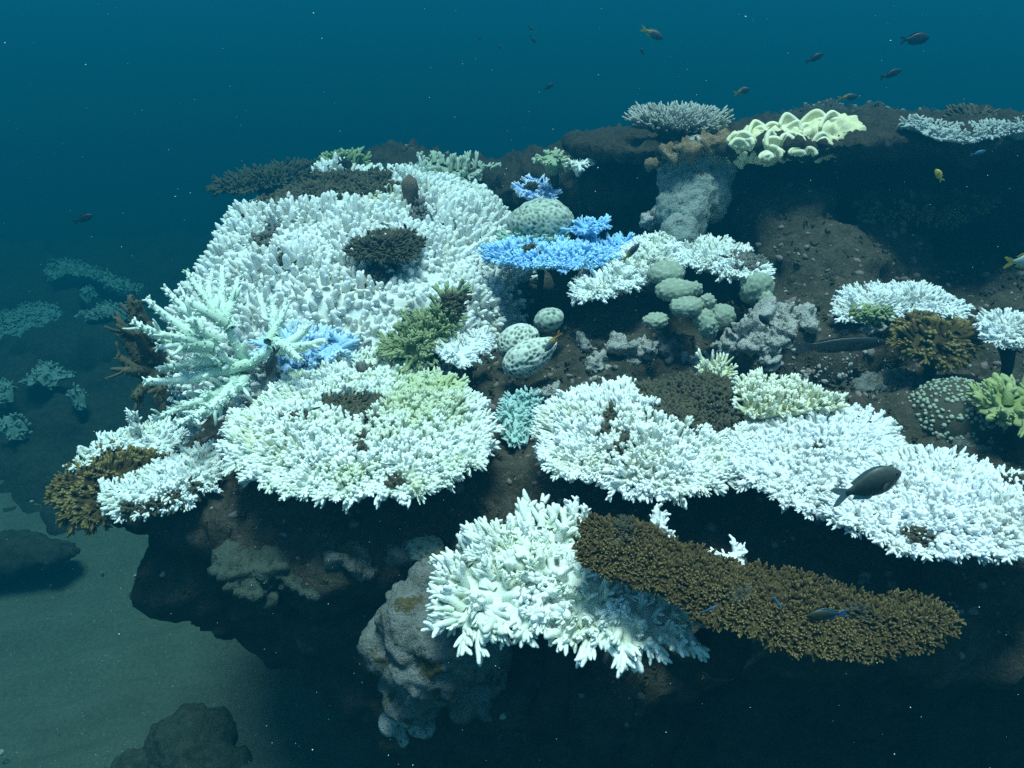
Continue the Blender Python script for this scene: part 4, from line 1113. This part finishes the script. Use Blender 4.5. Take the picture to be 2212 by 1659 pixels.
# ------------------------------------------------------------------ fish
def fish_mat(name, front, back, split=.7, soft=.1, belly=None, rough=.45):
    m, n, l, p = mk_mat(name)
    a = n.new('ShaderNodeAttribute'); a.attribute_name = 'tip'
    mr = n.new('ShaderNodeMapRange'); mr.inputs[1].default_value = split - soft; mr.inputs[2].default_value = split + soft
    l.new(a.outputs['Fac'], mr.inputs[0])
    c = mix_col(n, l, mr.outputs[0], front, back)
    f, _ = noise_fac(n, l, 160, 2)
    c = mix_col(n, l, math_node(n, l, 'MULTIPLY', f, .35), c, tuple(min(1, x * 1.7) for x in front))
    l.new(c, p.inputs['Base Color']); p.inputs['Roughness'].default_value = rough
    p.inputs['Specular IOR Level'].default_value = .3
    return m
def sheet(name, pts, thick, mat, parent, tipv=None):
    """a fin: flat outline in the fish's x-z plane, a little thick"""
    pts = np.array(pts, float); k = len(pts)
    V = np.concatenate([np.column_stack([pts[:, 0], np.full(k, thick), pts[:, 1]]), np.column_stack([pts[:, 0], np.full(k, -thick), pts[:, 1]])])
    bm = bmesh.new(); vs = [bm.verts.new(v) for v in V]
    f1 = bm.faces.new(vs[:k]); f2 = bm.faces.new(vs[k:][::-1])
    for i in range(k): bm.faces.new((vs[i], vs[k + i], vs[k + (i + 1) % k], vs[(i + 1) % k]))
    bmesh.ops.recalc_face_normals(bm, faces=bm.faces); bmesh.ops.triangulate(bm, faces=bm.faces)
    me = bpy.data.meshes.new(name); bm.to_mesh(me); bm.free(); me.materials.append(mat)
    a = me.attributes.new('tip', 'FLOAT', 'POINT'); a.data.foreach_set('value', np.full(2 * k, 1.0 if tipv is None else tipv, np.float32))
    return link(name, me, parent)
EYE_M = mk_mat('fish_eye'); EYE_M[3].inputs['Base Color'].default_value = (.01, .01, .012, 1); EYE_M[3].inputs['Roughness'].default_value = .15; EYE_M = EYE_M[0]
def fish(label, head, tail, d, hr, bm_, fm, dd=0.0, kind='damsel', group=None, name='fish', full=True, turn=0.0, deep=.38):
    H = at(head[0], head[1], d); Tl = at(tail[0], tail[1], d + dd)
    x = nrm(H - Tl); L = np.linalg.norm(H - Tl)
    z = np.array((0, 0, 1.0)) if abs(x[2]) < .93 else np.array((.3, .6, .5)); z = nrm(z - x * np.dot(z, x)); y = np.cross(z, x)
    root = thing(name, label, 'fish', Tl, group)
    root.matrix_world = Matrix(np.block([[np.stack([x, y, z], 1), Tl[:, None]], [np.zeros((1, 3)), np.ones((1, 1))]]).tolist())
    bl = .78 * L if kind != 'wrasse' else .82 * L
    x0 = L - bl                                            # peduncle end
    ts = np.array((0, .03, .08, .16, .28, .42, .56, .70, .82, .92, 1.0))
    prof = {'damsel': (.06, .22, .42, .68, .93, 1.0, .92, .70, .44, .28, .25), 'wrasse': (.10, .34, .55, .78, .96, 1.0, .97, .86, .66, .50, .46)}[kind]
    hh = np.array(prof) * hr * L / 2
    Vs = []; tipa = []; S = 14
    a = np.arange(S) * 2 * math.pi / S
    for t, h in zip(ts, hh):
        w = h * deep * (1.15 - .45 * t)
        Vs.append(np.column_stack([np.full(S, L - t * bl), np.cos(a) * w, np.sin(a) * h - .04 * hr * L * (1 - t)])); tipa += [t] * S
    V = np.concatenate(Vs + [[(L, 0, -.04 * hr * L)], [(x0 - .01 * L, 0, 0)]]); tipa += [0, 1]
    F = []
    for i in range(len(ts) - 1):
        for j in range(S):
            p, q = i * S + j, i * S + (j + 1) % S
            F += [(p, p + S, q), (q, p + S, q + S)]
    e = (len(ts) - 1) * S; n0 = len(V) - 2
    F += [(n0, j, (j + 1) % S) for j in range(S)] + [(n0 + 1, e + (j + 1) % S, e + j) for j in range(S)]
    link('body', mesh_from('body', V, F, bm_, tipa), root)
    th = .0035 * L; ph = hh[-1]
    if kind == 'wrasse':
        tp = [(x0 + .02 * L, ph), (x0 - .06 * L, ph * 1.5), (0, ph * 1.9), (.05 * L, .0), (0, -ph * 1.9), (x0 - .06 * L, -ph * 1.5), (x0 + .02 * L, -ph)]
    else:
        fk = hr * L * .36
        tp = [(x0 + .03 * L, ph), (x0 - .06 * L, ph + fk * .35), (x0 - .15 * L, ph * .8 + fk * .72), (0, fk * .9), (x0 - .13 * L, ph * .6), (x0 - .08 * L, 0), (x0 - .13 * L, -ph * .6), (0, -fk * .9), (x0 - .15 * L, -ph * .8 - fk * .72), (x0 - .06 * L, -ph - fk * .35), (x0 + .03 * L, -ph)]
    sheet('tail_fin', tp, th, fm, root)
    topz = lambda t: np.interp(t, ts, hh) - .04 * hr * L * (1 - t)
    botz = lambda t: -np.interp(t, ts, hh) - .04 * hr * L * (1 - t)
    fh = hr * L * (.10 if kind == 'damsel' else .07)
    tt = np.linspace(.28, .86, 9)
    up = [(L - t * bl, topz(t) * .96) for t in tt]; hi = [(L - (t + .05) * bl, topz(t) + fh * (.55 + .6 * q)) for t, q in zip(tt[::-1], np.linspace(1, .1, 9))]
    sheet('dorsal_fin', up + hi, th, bm_ if kind == 'wrasse' else fm, root, .6)
    tt = np.linspace(.55, .86, 6)
    dn = [(L - t * bl, botz(t) * .96) for t in tt]; lo = [(L - (t + .06) * bl, botz(t) - fh * (.5 + .8 * q)) for t, q in zip(tt[::-1], np.linspace(1, .1, 6))]
    sheet('anal_fin', dn + lo, th, bm_ if kind == 'wrasse' else fm, root, .6)
    if full:
        for s in (-1, 1):
            o = sheet('pectoral_fin', [(0, 0), (-.05 * L, .035 * L), (-.13 * L, .03 * L), (-.15 * L, -.01 * L), (-.09 * L, -.035 * L)], th * .7, bm_, root, .5)
            o.location = (L - .28 * bl, s * hr * L * .5 * deep * 1.02, -.06 * hr * L); o.rotation_euler = (0, 0, -s * .45)
            V, F = ico(2); er = .021 * L
            link('eye', mesh_from('eye', V * er, F, EYE_M), root, (L - .10 * bl, s * hr * L * .5 * deep * .52, .06 * hr * L))
    return root
GREYF = fish_mat('fish_slate', (.055, .070, .065), (.12, .16, .15), .95, .15)
GREYFIN = fish_mat('fin_grey', (.20, .27, .26), (.26, .33, .32), .5, .3)
DARKF = fish_mat('fish_dark', (.016, .022, .030), (.02, .03, .035), .8)
DARKFIN = fish_mat('fin_dark', (.02, .028, .04), (.03, .04, .05), .8)
NAVY = fish_mat('fish_navy_yellow', (.035, .055, .075), (.40, .28, .04), .72, .10)
YFIN = fish_mat('fin_yellow', (.45, .33, .05), (.45, .33, .05), .5)
WRASSE = fish_mat('fish_wrasse', (.012, .020, .022), (.012, .022, .03), .8)
PALEF = fish_mat('fish_pale', (.30, .38, .40), (.34, .40, .36), .8)
OLIVE = fish_mat('fish_olive', (.10, .11, .07), (.2, .2, .12), .8)
BLUEF = fish_mat('fish_blue', (.05, .14, .26), (.05, .16, .3), .8)
ORTAIL = fish_mat('fish_orange_tail', (.07, .12, .14), (.5, .24, .02), .62, .08)
OFIN = fish_mat('fin_orange', (.52, .26, .03), (.52, .26, .03), .5)

fish('large slate grey damselfish with forked tail above the wide white table', (1947, 1018), (1795, 1078), 1.30, .46, GREYF, GREYFIN)
fish('long black wrasse gliding over the rubble at right', (1912, 738), (1712, 752), 1.85, .17, WRASSE, DARKFIN, kind='wrasse')
fish('navy fish with yellow tail beside the blue table', (1381, 526), (1343, 566), 2.1, .30, NAVY, YFIN, deep=.5)
fish('black fish nosing down among the mint antlers', (578, 815), (598, 748), 1.92, .44, DARKF, DARKFIN)
fish('grey fish with orange tail over the central pit', (1176, 760), (1212, 716), 1.98, .32, ORTAIL, OFIN)
fish('olive striped slender fish over the left of the round table', (693, 879), (668, 886), 1.72, .20, OLIVE, OLIVE, kind='wrasse')
fish('pale slender fish over the front of the round table', (1 * 859, 1002), (831, 1004), 1.62, .18, PALEF, PALEF, kind='wrasse')
fish('small grey slender fish over the notched white table', (1575, 556), (1552, 551), 2.2, .24, OLIVE, OLIVE, kind='wrasse')
fish('dark fish hovering on the crest of the white mound', (762, 356), (728, 348), 2.75, .62, DARKF, DARKFIN)
fish('tiny dark fish above the brown cup on the mound', (872, 482), (880, 500), 2.3, .45, DARKF, DARKFIN)
fish('dark fish at the left shoulder of the white mound', (528, 470), (518, 458), 2.6, .6, DARKF, DARKFIN)
fish('lone dark fish in open water at far left', (200, 464), (158, 481), 3.0, .34, DARKF, DARKFIN)
fish('yellow tailed silvery fish entering at the right edge', (2260, 556), (2168, 568), 1.9, .40, PALEF, YFIN)
fish('yellow bellied fish in the mouth of the dark cave', (2022, 365), (2036, 392), 2.2, .5, YFIN, YFIN)
fish('pale slim fish in the gloom under the shelf', (2130, 325), (2095, 335), 2.2, .25, BLUEF, BLUEF)
fish('dark fish with blue tail low over the brown table', (1742, 1330), (1832, 1325), 1.15, .34, fish_mat('fish_green_dark', (.03, .04, .02), (.02, .05, .12), .8), BLUEF)
fish('small electric blue wrasse upright over the brown table', (1690, 1316), (1666, 1284), 1.2, .16, BLUEF, BLUEF, kind='wrasse')
fish('blue streaked wrasse on the left of the brown table', (1552, 1308), (1512, 1325), 1.22, .14, BLUEF, BLUEF, kind='wrasse')
fish('dark fish in the hollow of the rubble ring', (1640, 680), (1668, 708), 2.0, .4, DARKF, DARKFIN)
for lab, h, t, d, hr in [('biggest dark fish swimming at the top right', (2008, 80), (1942, 88), 2.6, .38), ('yellow tailed fish below the biggest top right fish', (1948, 150), (1898, 170), 2.7, .30),
                     ('yellow tailed fish left of the biggest top right fish', (1780, 115), (1738, 136), 2.9, .30), ('yellow tailed fish level above the ruffled cup coral', (1853, 207), (1808, 213), 2.7, .30),
                     ('stubby yellow tailed fish above the spiky cup', (1620, 191), (1585, 203), 2.9, .38), ('yellow tailed fish diving at top centre right', (1433, 84), (1384, 60), 2.9, .32)]:
    fish(lab, h, t, d, hr, DARKF if 'biggest' in lab else NAVY, DARKFIN if 'biggest' in lab else YFIN, group='fish in the open water')
for lab, h, t, d in [('faint fish pair member at top centre, lower one', (1158, 92), (1144, 76), 4.2), ('faint fish pair member at top centre, upper one', (1152, 66), (1140, 55), 4.6), ('faint tiny fish left of the top centre pair', (1082, 106), (1074, 94), 4.5),
                     ('faint dot of a fish further left at top centre', (1040, 86), (1030, 77), 4.6), ('faint fish under the diving yellow tailed fish', (1384, 104), (1392, 120), 3.8), ('faint fish low in the open water at centre', (1195, 180), (1175, 195), 3.6)]:
    fish(lab, h, t, d, .4, DARKF, DARKFIN, full=False, group='faint far fish')
print('objects', len(bpy.data.objects), 'branches', COUNT)
